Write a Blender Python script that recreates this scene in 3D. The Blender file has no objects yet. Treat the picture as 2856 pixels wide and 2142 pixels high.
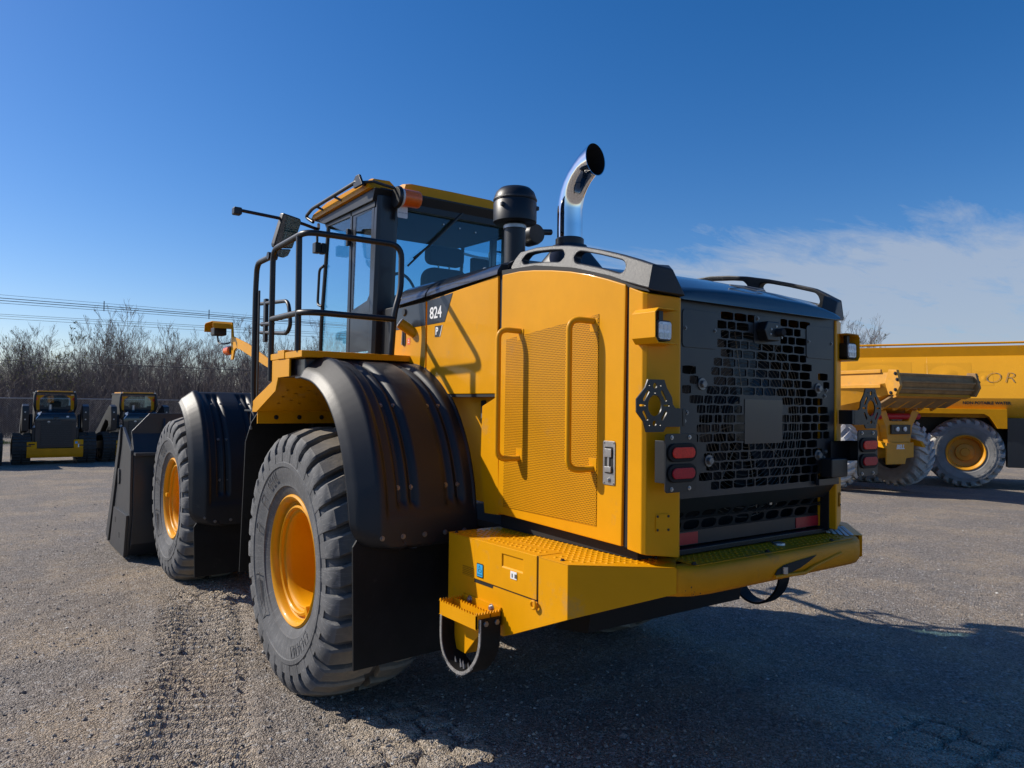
import bpy, bmesh, math, random
import numpy as np
from mathutils import Vector, Matrix, Quaternion

R = math.radians
scene = bpy.context.scene
col = scene.collection

# ------------------------------------------------------------------ camera
YAW, PITCH, TILT = R(36.0), math.atan(92 / 2094.0), 0.02
RX = Matrix.Rotation(-TILT, 3, 'X')
CAM = RX @ Vector((-3.06, -4.60, 1.675))
VIEW = RX @ Vector((math.sin(YAW) * math.cos(PITCH), math.cos(YAW) * math.cos(PITCH), math.sin(PITCH)))
RIGHT = RX @ Vector((math.cos(YAW), -math.sin(YAW), 0))
UP = RIGHT.cross(VIEW)
cd = bpy.data.cameras.new('camera')
cam = bpy.data.objects.new('camera', cd)
col.objects.link(cam)
cam.matrix_world = Matrix(((RIGHT.x, UP.x, -VIEW.x, CAM.x), (RIGHT.y, UP.y, -VIEW.y, CAM.y), (RIGHT.z, UP.z, -VIEW.z, CAM.z), (0, 0, 0, 1)))
cd.sensor_fit = 'HORIZONTAL'
cd.sensor_width = 36.0
cd.lens = 36.0 * 2094 / 2856
cd.clip_end = 3000
scene.camera = cam

# ------------------------------------------------------------------ light
SUN_EL = R(36.0)
SUN_H = Vector((-0.64, 0.768, 0)).normalized()
SUN = Vector((SUN_H.x * math.cos(SUN_EL), SUN_H.y * math.cos(SUN_EL), math.sin(SUN_EL)))
sl = bpy.data.lights.new('sun', 'SUN')
sl.energy = 5.0
sl.angle = R(0.53)
sl.color = (1.0, 0.93, 0.82)
so = bpy.data.objects.new('sun', sl)
so.rotation_euler = SUN.to_track_quat('Z', 'Y').to_euler()
so.location = (-20, 20, 30)
col.objects.link(so)

world = bpy.data.worlds.new('World')
scene.world = world
world.use_nodes = True
wn, wl = world.node_tree.nodes, world.node_tree.links
wn.clear()
def wnode(t, **k):
    n = wn.new(t)
    for a, b in k.items(): setattr(n, a, b)
    return n
w_out = wnode('ShaderNodeOutputWorld')
w_bg = wnode('ShaderNodeBackground')
w_bg.inputs['Strength'].default_value = 0.090
sky = wnode('ShaderNodeTexSky', sky_type='NISHITA', sun_disc=False)
sky.sun_elevation = SUN_EL
sky.sun_rotation = math.atan2(SUN_H.x, SUN_H.y)
sky.altitude = 250
sky.air_density = 1.0
sky.dust_density = 0.6
sky.ozone_density = 2.2
tc = wnode('ShaderNodeTexCoord')
sep = wnode('ShaderNodeSeparateXYZ')
wl.new(tc.outputs['Generated'], sep.inputs[0])
def wmath(op, a, b=None, clamp=False):
    n = wnode('ShaderNodeMath', operation=op, use_clamp=clamp)
    for i, x in enumerate((a, b)):
        if x is None: continue
        if isinstance(x, (int, float)): n.inputs[i].default_value = x
        else: wl.new(x, n.inputs[i])
    return n.outputs[0]
def wramp(x, a, b):
    n = wnode('ShaderNodeMapRange', interpolation_type='SMOOTHSTEP')
    wl.new(x, n.inputs[0]); n.inputs[1].default_value = a; n.inputs[2].default_value = b
    return n.outputs[0]
zc = wmath('MAXIMUM', sep.outputs[2], 0.0)
den = wmath('ADD', zc, 0.10)
cu = wmath('DIVIDE', sep.outputs[0], den)
cv = wmath('DIVIDE', sep.outputs[1], den)
comb = wnode('ShaderNodeCombineXYZ'); wl.new(cu, comb.inputs[0]); wl.new(cv, comb.inputs[1])
mp = wnode('ShaderNodeMapping'); wl.new(comb.outputs[0], mp.inputs[0])
mp.inputs['Rotation'].default_value = (0, 0, R(-28)); mp.inputs['Scale'].default_value = (1.0, 2.4, 1)
nz = wnode('ShaderNodeTexNoise'); wl.new(mp.outputs[0], nz.inputs['Vector'])
nz.inputs['Scale'].default_value = 1.9; nz.inputs['Detail'].default_value = 11; nz.inputs['Roughness'].default_value = 0.68
nz.inputs['Distortion'].default_value = 0.35
# cloud bank low over the horizon, thickest to the east (camera right), as in the photograph
east = wmath('ADD', wmath('MULTIPLY', sep.outputs[0], 0.93), wmath('MULTIPLY', sep.outputs[1], 0.20))
bank = wmath('MULTIPLY', wramp(east, 0.56, 0.90), wramp(zc, 0.29, 0.15))
lowbank = wmath('MULTIPLY', wramp(zc, 0.15, 0.02), 0.52)
cover = wmath('MAXIMUM', bank, lowbank)
thr = wmath('SUBTRACT', 0.80, wmath('MULTIPLY', cover, 0.68))
cl = wmath('DIVIDE', wmath('SUBTRACT', nz.outputs[0], thr), 0.34, clamp=True)
cl = wmath('MULTIPLY', cl, 0.74)
mix = wnode('ShaderNodeMix', data_type='RGBA'); wl.new(cl, mix.inputs['Factor'])
tint = wnode('ShaderNodeMix', data_type='RGBA', blend_type='MULTIPLY'); tint.inputs['Factor'].default_value = 1.0
wl.new(sky.outputs[0], tint.inputs['A']); tint.inputs['B'].default_value = (0.95, 0.96, 1.09, 1)
hs = wnode('ShaderNodeHueSaturation'); hs.inputs['Saturation'].default_value = 1.33; hs.inputs['Value'].default_value = 1.13
wl.new(tint.outputs['Result'], hs.inputs['Color']); wl.new(hs.outputs[0], mix.inputs['A'])
mix.inputs['B'].default_value = (4.3, 4.95, 6.0, 1)
wl.new(mix.outputs['Result'], w_bg.inputs['Color'])
wl.new(w_bg.outputs[0], w_out.inputs[0])

vs = scene.view_settings
vs.view_transform = 'Standard'; vs.look = 'None'; vs.exposure = 0.14; vs.gamma = 1.0; vs.use_curve_mapping = False
scene.cycles.use_denoising = True
scene.cycles.max_bounces = 6
scene.cycles.transparent_max_bounces = 12
scene.cycles.caustics_reflective = False
scene.cycles.caustics_refractive = False

# ------------------------------------------------------------------ mesh helpers
class MB:
    def __init__(s): s.v = []; s.f = []
    def add(s, vs_, fs):
        o = len(s.v); s.v.extend([tuple(map(float, p)) for p in vs_]); s.f.extend([tuple(i + o for i in q) for q in fs]); return s
    def box(s, x0, x1, y0, y1, z0, z1):
        return s.add([(x0, y0, z0), (x1, y0, z0), (x1, y1, z0), (x0, y1, z0), (x0, y0, z1), (x1, y0, z1), (x1, y1, z1), (x0, y1, z1)],
                     [(0, 3, 2, 1), (4, 5, 6, 7), (0, 1, 5, 4), (1, 2, 6, 5), (2, 3, 7, 6), (3, 0, 4, 7)])
    def prism(s, axis, poly, a0, a1):
        def P(p, a):
            return {'x': (a, p[0], p[1]), 'y': (p[0], a, p[1]), 'z': (p[0], p[1], a)}[axis]
        n = len(poly)
        return s.add([P(p, a0) for p in poly] + [P(p, a1) for p in poly],
                     [tuple(range(n - 1, -1, -1)), tuple(range(n, 2 * n))] + [(i, (i + 1) % n, n + (i + 1) % n, n + i) for i in range(n)])
    def loft(s, rings, caps=True, closed=False):
        n = len(rings[0]); o = len(s.v)
        for r_ in rings: s.v.extend([tuple(map(float, p)) for p in r_])
        m = len(rings)
        for k in range(m if closed else m - 1):
            a, b = o + k * n, o + ((k + 1) % m) * n
            for i in range(n): s.f.append((a + i, a + (i + 1) % n, b + (i + 1) % n, b + i))
        if caps and not closed:
            s.f.append(tuple(o + i for i in range(n - 1, -1, -1))); s.f.append(tuple(o + (m - 1) * n + i for i in range(n)))
        return s
    def tube(s, pts, r, n=10, caps=True, closed=False):
        pts = [Vector(p) for p in pts]; m = len(pts); rings = []; ref = None
        for i, p in enumerate(pts):
            if closed: t = (pts[(i + 1) % m] - pts[i - 1])
            else: t = (pts[min(i + 1, m - 1)] - pts[max(i - 1, 0)])
            t.normalize()
            if ref is None:
                ref = Vector((0, 0, 1)) if abs(t.z) < 0.9 else Vector((1, 0, 0))
            a = (ref - t * ref.dot(t)).normalized(); b = t.cross(a); ref = a
            rr = r[i] if isinstance(r, (list, tuple)) else r
            rings.append([p + (a * math.cos(2 * math.pi * k / n) + b * math.sin(2 * math.pi * k / n)) * rr for k in range(n)])
        return s.loft(rings, caps, closed)
    def lathe(s, prof, c=(0, 0, 0), axis='z', n=32, caps=True):
        rings = []
        for r_, h in prof:
            ring = []
            for k in range(n):
                a = 2 * math.pi * k / n; ca, sa = r_ * math.cos(a), r_ * math.sin(a)
                p = {'z': (ca, sa, h), 'x': (h, ca, sa), 'y': (sa, h, ca)}[axis]
                ring.append((p[0] + c[0], p[1] + c[1], p[2] + c[2]))
            rings.append(ring)
        return s.loft(rings, caps)
    def grid(s, P):
        m, n = len(P), len(P[0]); o = len(s.v)
        for r_ in P: s.v.extend([tuple(map(float, p)) for p in r_])
        for i in range(m - 1):
            for j in range(n - 1):
                a = o + i * n + j; s.f.append((a, a + 1, a + n + 1, a + n))
        return s
    def xf(s, M):
        s.v = [tuple(M @ Vector(p)) for p in s.v]; return s
    def mirrored(s):
        m = MB(); m.v = [(-x, y, z) for x, y, z in s.v]; m.f = [tuple(reversed(q)) for q in s.f]; return m

def fillet(pts, r, k=5):
    pts = [Vector(p) for p in pts]; out = [pts[0]]
    for i in range(1, len(pts) - 1):
        a, b, c = pts[i - 1], pts[i], pts[i + 1]
        d = min(r, (a - b).length * .48, (c - b).length * .48)
        p0 = b + (a - b).normalized() * d; p1 = b + (c - b).normalized() * d
        for j in range(k + 1):
            t = j / k; out.append(p0 * (1 - t) ** 2 + b * 2 * t * (1 - t) + p1 * t * t)
    out.append(pts[-1]); return out

def rrect(x0, x1, y0, y1, r, k=4):
    out = []
    for cx, cy, a0 in ((x1 - r, y1 - r, 0), (x0 + r, y1 - r, 90), (x0 + r, y0 + r, 180), (x1 - r, y0 + r, 270)):
        for j in range(k + 1):
            a = R(a0 + 90 * j / k); out.append((cx + r * math.cos(a), cy + r * math.sin(a)))
    return out

def mesh_of(name, mb, bevel=0, seg=2, smooth=38, fix=True):
    me = bpy.data.meshes.new(name)
    me.from_pydata(mb.v, [], mb.f)
    if bevel or fix:
        bm = bmesh.new(); bm.from_mesh(me)
        if fix: bmesh.ops.recalc_face_normals(bm, faces=bm.faces)
        if bevel:
            es = [e for e in bm.edges if len(e.link_faces) == 2 and e.calc_face_angle(0) > R(28)]
            bmesh.ops.bevel(bm, geom=es, offset=bevel, segments=seg, profile=.5, affect='EDGES', clamp_overlap=True)
        bm.to_mesh(me); bm.free()
    if smooth:
        me.shade_smooth(); me.set_sharp_from_angle(angle=R(smooth))
    return me

def obj(name, mb, mat, parent=None, bevel=0, smooth=38, seg=2, fix=True, M=None):
    me = mb if isinstance(mb, bpy.types.Mesh) else mesh_of(name, mb, bevel, seg, smooth, fix)
    if mat is not None and not me.materials: me.materials.append(mat)
    o = bpy.data.objects.new(name, me); col.objects.link(o)
    if parent is not None: o.parent = parent
    if M is not None: o.matrix_basis = M
    if bevel and smooth:   # keep large flat faces flat beside their rounded edges
        wnm = o.modifiers.new('flat_faces', 'WEIGHTED_NORMAL'); wnm.keep_sharp = True; wnm.weight = 80
    return o

def empty(name, loc=(0, 0, 0), rz=0, parent=None):
    o = bpy.data.objects.new(name, None); col.objects.link(o)
    o.location = loc; o.rotation_euler = (0, 0, rz); o.empty_display_size = .3
    if parent is not None: o.parent = parent
    return o

def tag(o, label=None, cat=None, group=None, kind=None):
    if label: o['label'] = label
    if cat: o['category'] = cat
    if group: o['group'] = group
    if kind: o['kind'] = kind
    return o

def copy_tree(o, parent=None):
    c = o.copy(); col.objects.link(c); c.parent = parent
    for ch in list(o.children): copy_tree(ch, c)
    return c

# ------------------------------------------------------------------ materials
def mat(name, base, rough=.5, metal=0, coat=0, var=0.0, vscale=6, dirt=None, dscale=3, damt=.0, bump=0, bscale=300, spec=.5, rvar=0.0, emit=None):
    m = bpy.data.materials.new(name); m.use_nodes = True
    nt = m.node_tree; n, l = nt.nodes, nt.links; b = n['Principled BSDF']
    b.inputs['Base Color'].default_value = (*base, 1); b.inputs['Roughness'].default_value = rough
    b.inputs['Metallic'].default_value = metal; b.inputs['Coat Weight'].default_value = coat; b.inputs['Coat Roughness'].default_value = .08
    b.inputs['Specular IOR Level'].default_value = spec
    if emit: b.inputs['Emission Color'].default_value = (*base, 1); b.inputs['Emission Strength'].default_value = emit
    g = n.new('ShaderNodeNewGeometry')
    src = None
    if var or dirt:
        a = n.new('ShaderNodeTexNoise'); a.inputs['Scale'].default_value = vscale; a.inputs['Detail'].default_value = 7; a.inputs['Roughness'].default_value = .65
        l.new(g.outputs['Position'], a.inputs['Vector'])
        mx = n.new('ShaderNodeMix'); mx.data_type = 'RGBA'
        mr = n.new('ShaderNodeMapRange'); mr.inputs[1].default_value = .3; mr.inputs[2].default_value = .7
        l.new(a.outputs[0], mr.inputs[0]); l.new(mr.outputs[0], mx.inputs['Factor'])
        mx.inputs['A'].default_value = (*[c * (1 - var) for c in base], 1); mx.inputs['B'].default_value = (*[min(1, c * (1 + var)) for c in base], 1)
        src = mx.outputs['Result']
        if rvar:
            mr2 = n.new('ShaderNodeMapRange'); mr2.inputs[3].default_value = rough - rvar; mr2.inputs[4].default_value = rough + rvar
            l.new(a.outputs[0], mr2.inputs[0]); l.new(mr2.outputs[0], b.inputs['Roughness'])
    if dirt:
        d = n.new('ShaderNodeTexNoise'); d.inputs['Scale'].default_value = dscale; d.inputs['Detail'].default_value = 9; d.inputs['Roughness'].default_value = .7
        l.new(g.outputs['Position'], d.inputs['Vector'])
        mr = n.new('ShaderNodeMapRange'); mr.inputs[1].default_value = .62 - damt * .35; mr.inputs[2].default_value = .80 - damt * .2
        l.new(d.outputs[0], mr.inputs[0])
        m2 = n.new('ShaderNodeMix'); m2.data_type = 'RGBA'; l.new(mr.outputs[0], m2.inputs['Factor']); l.new(src, m2.inputs['A']); m2.inputs['B'].default_value = (*dirt, 1)
        src = m2.outputs['Result']
    if src: l.new(src, b.inputs['Base Color'])
    if bump:
        t = n.new('ShaderNodeTexNoise'); t.inputs['Scale'].default_value = bscale; t.inputs['Detail'].default_value = 3
        l.new(g.outputs['Position'], t.inputs['Vector'])
        bp = n.new('ShaderNodeBump'); bp.inputs['Strength'].default_value = bump; bp.inputs['Distance'].default_value = .004
        l.new(t.outputs[0], bp.inputs['Height']); l.new(bp.outputs[0], b.inputs['Normal'])
    return m

YEL = (0.690, 0.300, 0.0012)
M = {}
M['yellow'] = mat('yellow_paint', YEL, .42, coat=.10, spec=.16, var=.08, vscale=2.2, rvar=.07, dirt=(.36, .24, .11), dscale=2.6, damt=.06, bump=.03, bscale=260)
M['yellow_cast'] = mat('yellow_cast_paint', (.62, .25, .004), .48, spec=.2, var=.10, vscale=5, dirt=(.20, .12, .05), dscale=3.5, damt=.12, bump=.25, bscale=120)
M['yellow_old'] = mat('weathered_yellow_paint', (.64, .285, .012), .5, var=.1, vscale=3, dirt=(.30, .20, .10), dscale=2.2, damt=.2, bump=.1, bscale=60)
M['tank_paint'] = mat('tank_yellow_paint', (.74, .34, .012), .26, coat=.35, var=.05, vscale=1.2, rvar=.06, bump=.10, bscale=1.6)
M['charcoal'] = mat('charcoal_paint', (.014, .017, .023), .34, coat=.15, var=.12, vscale=4, rvar=.08, dirt=(.10, .10, .10), dscale=9, damt=-.15)
M['hoodtop'] = mat('hood_charcoal_gloss', (.020, .022, .026), .20, coat=.5, var=.15, vscale=5, rvar=.09, dirt=(.16, .16, .16), dscale=14, damt=-.12)
M['fender'] = mat('black_moulded_plastic', (.011, .012, .015), .46, spec=.40, var=.12, vscale=3, rvar=.07, dirt=(.07, .065, .06), dscale=4, damt=-.05, bump=.10, bscale=500)
M['railgrey'] = mat('textured_grey_plastic', (.022, .023, .025), .46, var=.08, vscale=6, bump=.35, bscale=420)
M['black'] = mat('black_steel_paint', (.008, .009, .011), .42, var=.15, vscale=8, rvar=.08, bump=.06, bscale=400)
M['rubber'] = mat('black_rubber', (.0060, .0062, .0070), .62, var=.4, vscale=9, dirt=(.035, .032, .03), dscale=11, damt=-.05, spec=.25)
M['strap'] = mat('frayed_grey_strap', (.22, .21, .20), .9, var=.4, vscale=60, bump=.8, bscale=200)
M['grille'] = mat('grille_charcoal', (.014, .017, .022), .40, var=.18, vscale=5, rvar=.1, dirt=(.10, .10, .10), dscale=30, damt=-.12)
M['dark'] = mat('dark_interior', (.006, .006, .007), .8)
M['steel'] = mat('zinc_steel', (.42, .41, .40), .38, metal=.85, var=.15, vscale=40)
M['boltdark'] = mat('dull_bolt_steel', (.20, .195, .19), .45, metal=.7, var=.2, vscale=60)
M['wire'] = mat('guard_wire', (.26, .23, .19), .45, metal=.4)
M['chrome'] = mat('chrome', (.80, .80, .80), .045, metal=1.0)
M['mirror'] = mat('mirror_glass', (.75, .77, .78), .02, metal=1.0)
M['white'] = mat('white_print', (.80, .80, .79), .45)
M['whitepaint'] = mat('white_paint', (.72, .72, .70), .4, var=.06, vscale=9)
M['orange_label'] = mat('orange_label', (.75, .14, .03), .4)
M['blue_label'] = mat('blue_label', (.05, .38, .70), .35)
M['redlens'] = mat('red_lens', (.70, .035, .022), .35, var=.2, vscale=120, spec=.25)
M['redlens2'] = mat('dark_red_lens', (.42, .014, .026), .35, var=.25, vscale=140, spec=.25)
M['redtape'] = mat('red_reflective_tape', (.42, .02, .03), .3, var=.1, vscale=30)
M['amber'] = mat('amber_lens', (.88, .15, .010), .3, coat=.15, var=.15, vscale=60)
M['lamp'] = mat('lamp_lens', (.62, .66, .72), .12, coat=.5, var=.35, vscale=90)
M['seat'] = mat('seat_fabric', (.012, .013, .015), .8)
M['seam'] = mat('panel_seam', (.004, .004, .005), .7)
M['greenglass'] = None

def glass_mat(name, tint, refl):
    m = bpy.data.materials.new(name); m.use_nodes = True
    n, l = m.node_tree.nodes, m.node_tree.links; n.clear()
    o = n.new('ShaderNodeOutputMaterial'); t = n.new('ShaderNodeBsdfTransparent'); g = n.new('ShaderNodeBsdfGlossy')
    t.inputs[0].default_value = (*tint, 1); g.inputs['Roughness'].default_value = .02; g.inputs['Color'].default_value = (.95, .98, 1, 1)
    lw_ = n.new('ShaderNodeLayerWeight'); lw_.inputs['Blend'].default_value = .5
    pw = n.new('ShaderNodeMath'); pw.operation = 'POWER'; l.new(lw_.outputs['Facing'], pw.inputs[0]); pw.inputs[1].default_value = 4.5
    fr = n.new('ShaderNodeMapRange'); l.new(pw.outputs[0], fr.inputs[0]); fr.inputs[3].default_value = .035; fr.inputs[4].default_value = .95
    mx = n.new('ShaderNodeMixShader'); l.new(fr.outputs[0], mx.inputs[0]); l.new(t.outputs[0], mx.inputs[1]); l.new(g.outputs[0], mx.inputs[2]); l.new(mx.outputs[0], o.inputs[0])
    return m
M['glass'] = glass_mat('tinted_cab_glass', (.70, .87, .92), 1.50)
M['glass_dark'] = glass_mat('dark_tinted_glass', (.16, .24, .27), 1.5)

def tyre_mat(name, side, dust, edge0, edge1, ax=0):
    """rubber, with dust lying on the tread blocks (measured by radius in the tyre's own space)"""
    m = bpy.data.materials.new(name); m.use_nodes = True
    n, l = m.node_tree.nodes, m.node_tree.links; b = n['Principled BSDF']
    b.inputs['Roughness'].default_value = .72; b.inputs['Specular IOR Level'].default_value = .3
    tcn = n.new('ShaderNodeTexCoord'); sp = n.new('ShaderNodeSeparateXYZ'); l.new(tcn.outputs['Object'], sp.inputs[0])
    def mth(op, a, bb=None):
        q = n.new('ShaderNodeMath'); q.operation = op
        for i, x in enumerate((a, bb)):
            if x is None: continue
            if isinstance(x, (int, float)): q.inputs[i].default_value = x
            else: l.new(x, q.inputs[i])
        return q.outputs[0]
    rad = mth('SQRT', mth('ADD', mth('MULTIPLY', sp.outputs[1], sp.outputs[1]), mth('MULTIPLY', sp.outputs[2], sp.outputs[2])))
    ns = n.new('ShaderNodeTexNoise'); ns.inputs['Scale'].default_value = 22; ns.inputs['Detail'].default_value = 8; ns.inputs['Roughness'].default_value = .7
    l.new(tcn.outputs['Object'], ns.inputs['Vector'])
    big = n.new('ShaderNodeTexNoise'); big.inputs['Scale'].default_value = 3.2; big.inputs['Detail'].default_value = 4; l.new(tcn.outputs['Object'], big.inputs['Vector'])
    mr = n.new('ShaderNodeMapRange'); mr.inputs[1].default_value = edge0; mr.inputs[2].default_value = edge1; l.new(rad, mr.inputs[0])
    fac = mth('MULTIPLY', mr.outputs[0], mth('MULTIPLY', ns.outputs[0], 1.7))
    c1 = n.new('ShaderNodeMix'); c1.data_type = 'RGBA'; l.new(big.outputs[0], c1.inputs['Factor'])
    c1.inputs['A'].default_value = (*[c * .45 for c in side], 1); c1.inputs['B'].default_value = (*[c * 1.60 for c in side], 1)
    # radial scuffs on the sidewall
    an = n.new('ShaderNodeMath'); an.operation = 'ARCTAN2'; l.new(sp.outputs[1], an.inputs[0]); l.new(sp.outputs[2], an.inputs[1])
    cb = n.new('ShaderNodeCombineXYZ'); l.new(mth('MULTIPLY', an.outputs[0], 9.0), cb.inputs[0]); l.new(mth('MULTIPLY', rad, 2.2), cb.inputs[1])
    sc = n.new('ShaderNodeTexNoise'); sc.inputs['Scale'].default_value = 2.6; sc.inputs['Detail'].default_value = 5; l.new(cb.outputs[0], sc.inputs['Vector'])
    line = n.new('ShaderNodeMapRange'); line.inputs[1].default_value = .018; line.inputs[2].default_value = .0; l.new(mth('ABSOLUTE', mth('SUBTRACT', sc.outputs[0], .5)), line.inputs[0])
    c3 = n.new('ShaderNodeMix'); c3.data_type = 'RGBA'; l.new(mth('MULTIPLY', line.outputs[0], .45), c3.inputs['Factor']); l.new(c1.outputs['Result'], c3.inputs['A']); c3.inputs['B'].default_value = (.27, .265, .26, 1)
    c2 = n.new('ShaderNodeMix'); c2.data_type = 'RGBA'; l.new(fac, c2.inputs['Factor']); l.new(c3.outputs['Result'], c2.inputs['A']); c2.inputs['B'].default_value = (*dust, 1)
    l.new(c2.outputs['Result'], b.inputs['Base Color'])
    bp = n.new('ShaderNodeBump'); bp.inputs['Strength'].default_value = .5; bp.inputs['Distance'].default_value = .006; l.new(ns.outputs[0], bp.inputs['Height']); l.new(bp.outputs[0], b.inputs['Normal'])
    return m
M['tyre'] = tyre_mat('tyre_rubber', (.100, .101, .104), (.30, .25, .185), .765, .825)
M['tyre_old'] = tyre_mat('dusty_tyre_rubber', (.24, .235, .225), (.58, .56, .53), .64, .76)
M['track'] = mat('track_rubber', (.035, .034, .033), .8, var=.3, vscale=10, dirt=(.10, .09, .075), dscale=6, damt=.1)

def perf_mat():
    """painted sheet punched with rows of small round holes"""
    m = M['yellow'].copy(); m.name = 'perforated_yellow_sheet'
    n, l = m.node_tree.nodes, m.node_tree.links; b = n['Principled BSDF']
    g = n.new('ShaderNodeNewGeometry'); sp = n.new('ShaderNodeSeparateXYZ'); l.new(g.outputs['Position'], sp.inputs[0])
    def mth(op, a, bb=None):
        q = n.new('ShaderNodeMath'); q.operation = op
        for i, x in enumerate((a, bb)):
            if x is None: continue
            if isinstance(x, (int, float)): q.inputs[i].default_value = x
            else: l.new(x, q.inputs[i])
        return q.outputs[0]
    P = .0098
    row = mth('DIVIDE', sp.outputs[2], P * .87)
    fl = mth('FLOOR', row)
    off = mth('MULTIPLY', mth('MODULO', fl, 2.0), .5)
    cu_ = mth('FRACT', mth('ADD', mth('ADD', mth('DIVIDE', sp.outputs[1], P), off), 1000.0))
    cv_ = mth('FRACT', row)
    du = mth('SUBTRACT', cu_, .5); dv = mth('MULTIPLY', mth('SUBTRACT', cv_, .5), .87)
    d = mth('SQRT', mth('ADD', mth('MULTIPLY', du, du), mth('MULTIPLY', dv, dv)))
    hole = mth('LESS_THAN', d, .33)
    src = b.inputs['Base Color'].links[0].from_socket
    mx = n.new('ShaderNodeMix'); mx.data_type = 'RGBA'; l.new(hole, mx.inputs['Factor']); l.new(src, mx.inputs['A']); mx.inputs['B'].default_value = (.12, .052, .003, 1)
    l.new(mx.outputs['Result'], b.inputs['Base Color'])
    return m
M['perf'] = perf_mat()

# shared hex bolt with a washer, axis +z
_b = MB().lathe([(0, 0), (1.55, 0), (1.55, .25), (1.5, .32), (1.0, .32)], n=16)
_b.lathe([(1.0, .30), (1.0, .95), (.85, 1.1), (0, 1.1)], n=6)
BOLT = mesh_of('bolt', _b, smooth=25); BOLT.materials.append(M['boltdark'])
_b2 = mesh_of('bolt_bright', _b, smooth=25); _b2.materials.append(M['steel']); BOLTB = _b2
_b3 = mesh_of('bolt_black', _b, smooth=25); _b3.materials.append(M['black']); BOLTK = _b3
def bolt(parent, p, nrm, s=.008, me=None, name='bolt'):
    q = Vector(nrm).normalized().to_track_quat('Z', 'Y')
    o = bpy.data.objects.new(name, me or BOLT); col.objects.link(o); o.parent = parent
    o.location = p; o.rotation_mode = 'QUATERNION'; o.rotation_quaternion = q; o.scale = (s, s, s)
    return o

def text_mesh(s, size, depth=.001, shear=0, bold=0, space=1.0):
    c = bpy.data.curves.new('t', 'FONT'); c.body = s; c.size = size; c.extrude = depth; c.shear = shear; c.offset = bold; c.space_character = space
    c.align_x = 'CENTER'; c.align_y = 'CENTER'; c.resolution_u = 3
    o = bpy.data.objects.new('t', c); col.objects.link(o)
    dg = bpy.context.evaluated_depsgraph_get(); me = bpy.data.meshes.new_from_object(o.evaluated_get(dg))
    bpy.data.objects.remove(o); bpy.data.curves.remove(c)
    return me
def text(name, s, size, m, parent, pos, right, up, **k):
    me = text_mesh(s, size, **k); me.materials.clear(); me.materials.append(m)
    r_, u_ = Vector(right).normalized(), Vector(up).normalized(); n_ = r_.cross(u_)
    Mx = Matrix(((r_.x, u_.x, n_.x, pos[0]), (r_.y, u_.y, n_.y, pos[1]), (r_.z, u_.z, n_.z, pos[2]), (0, 0, 0, 1)))
    return obj(name, me, None, parent, M=Mx)

# value noise on arrays (for the ground)
def vnoise(x, y, seed):
    xi, yi = np.floor(x).astype(np.int64), np.floor(y).astype(np.int64)
    def h(a, b):
        v = (a * 374761393 + b * 668265263 + seed * 982451653) & 0xFFFFFFFF
        v = ((v ^ (v >> 13)) * 1274126177) & 0xFFFFFFFF
        return ((v ^ (v >> 16)) & 0xFFFF) / 65535.0
    fx, fy = x - xi, y - yi
    fx, fy = fx * fx * (3 - 2 * fx), fy * fy * (3 - 2 * fy)
    return (h(xi, yi) * (1 - fx) + h(xi + 1, yi) * fx) * (1 - fy) + (h(xi, yi + 1) * (1 - fx) + h(xi + 1, yi + 1) * fx) * fy

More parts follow.
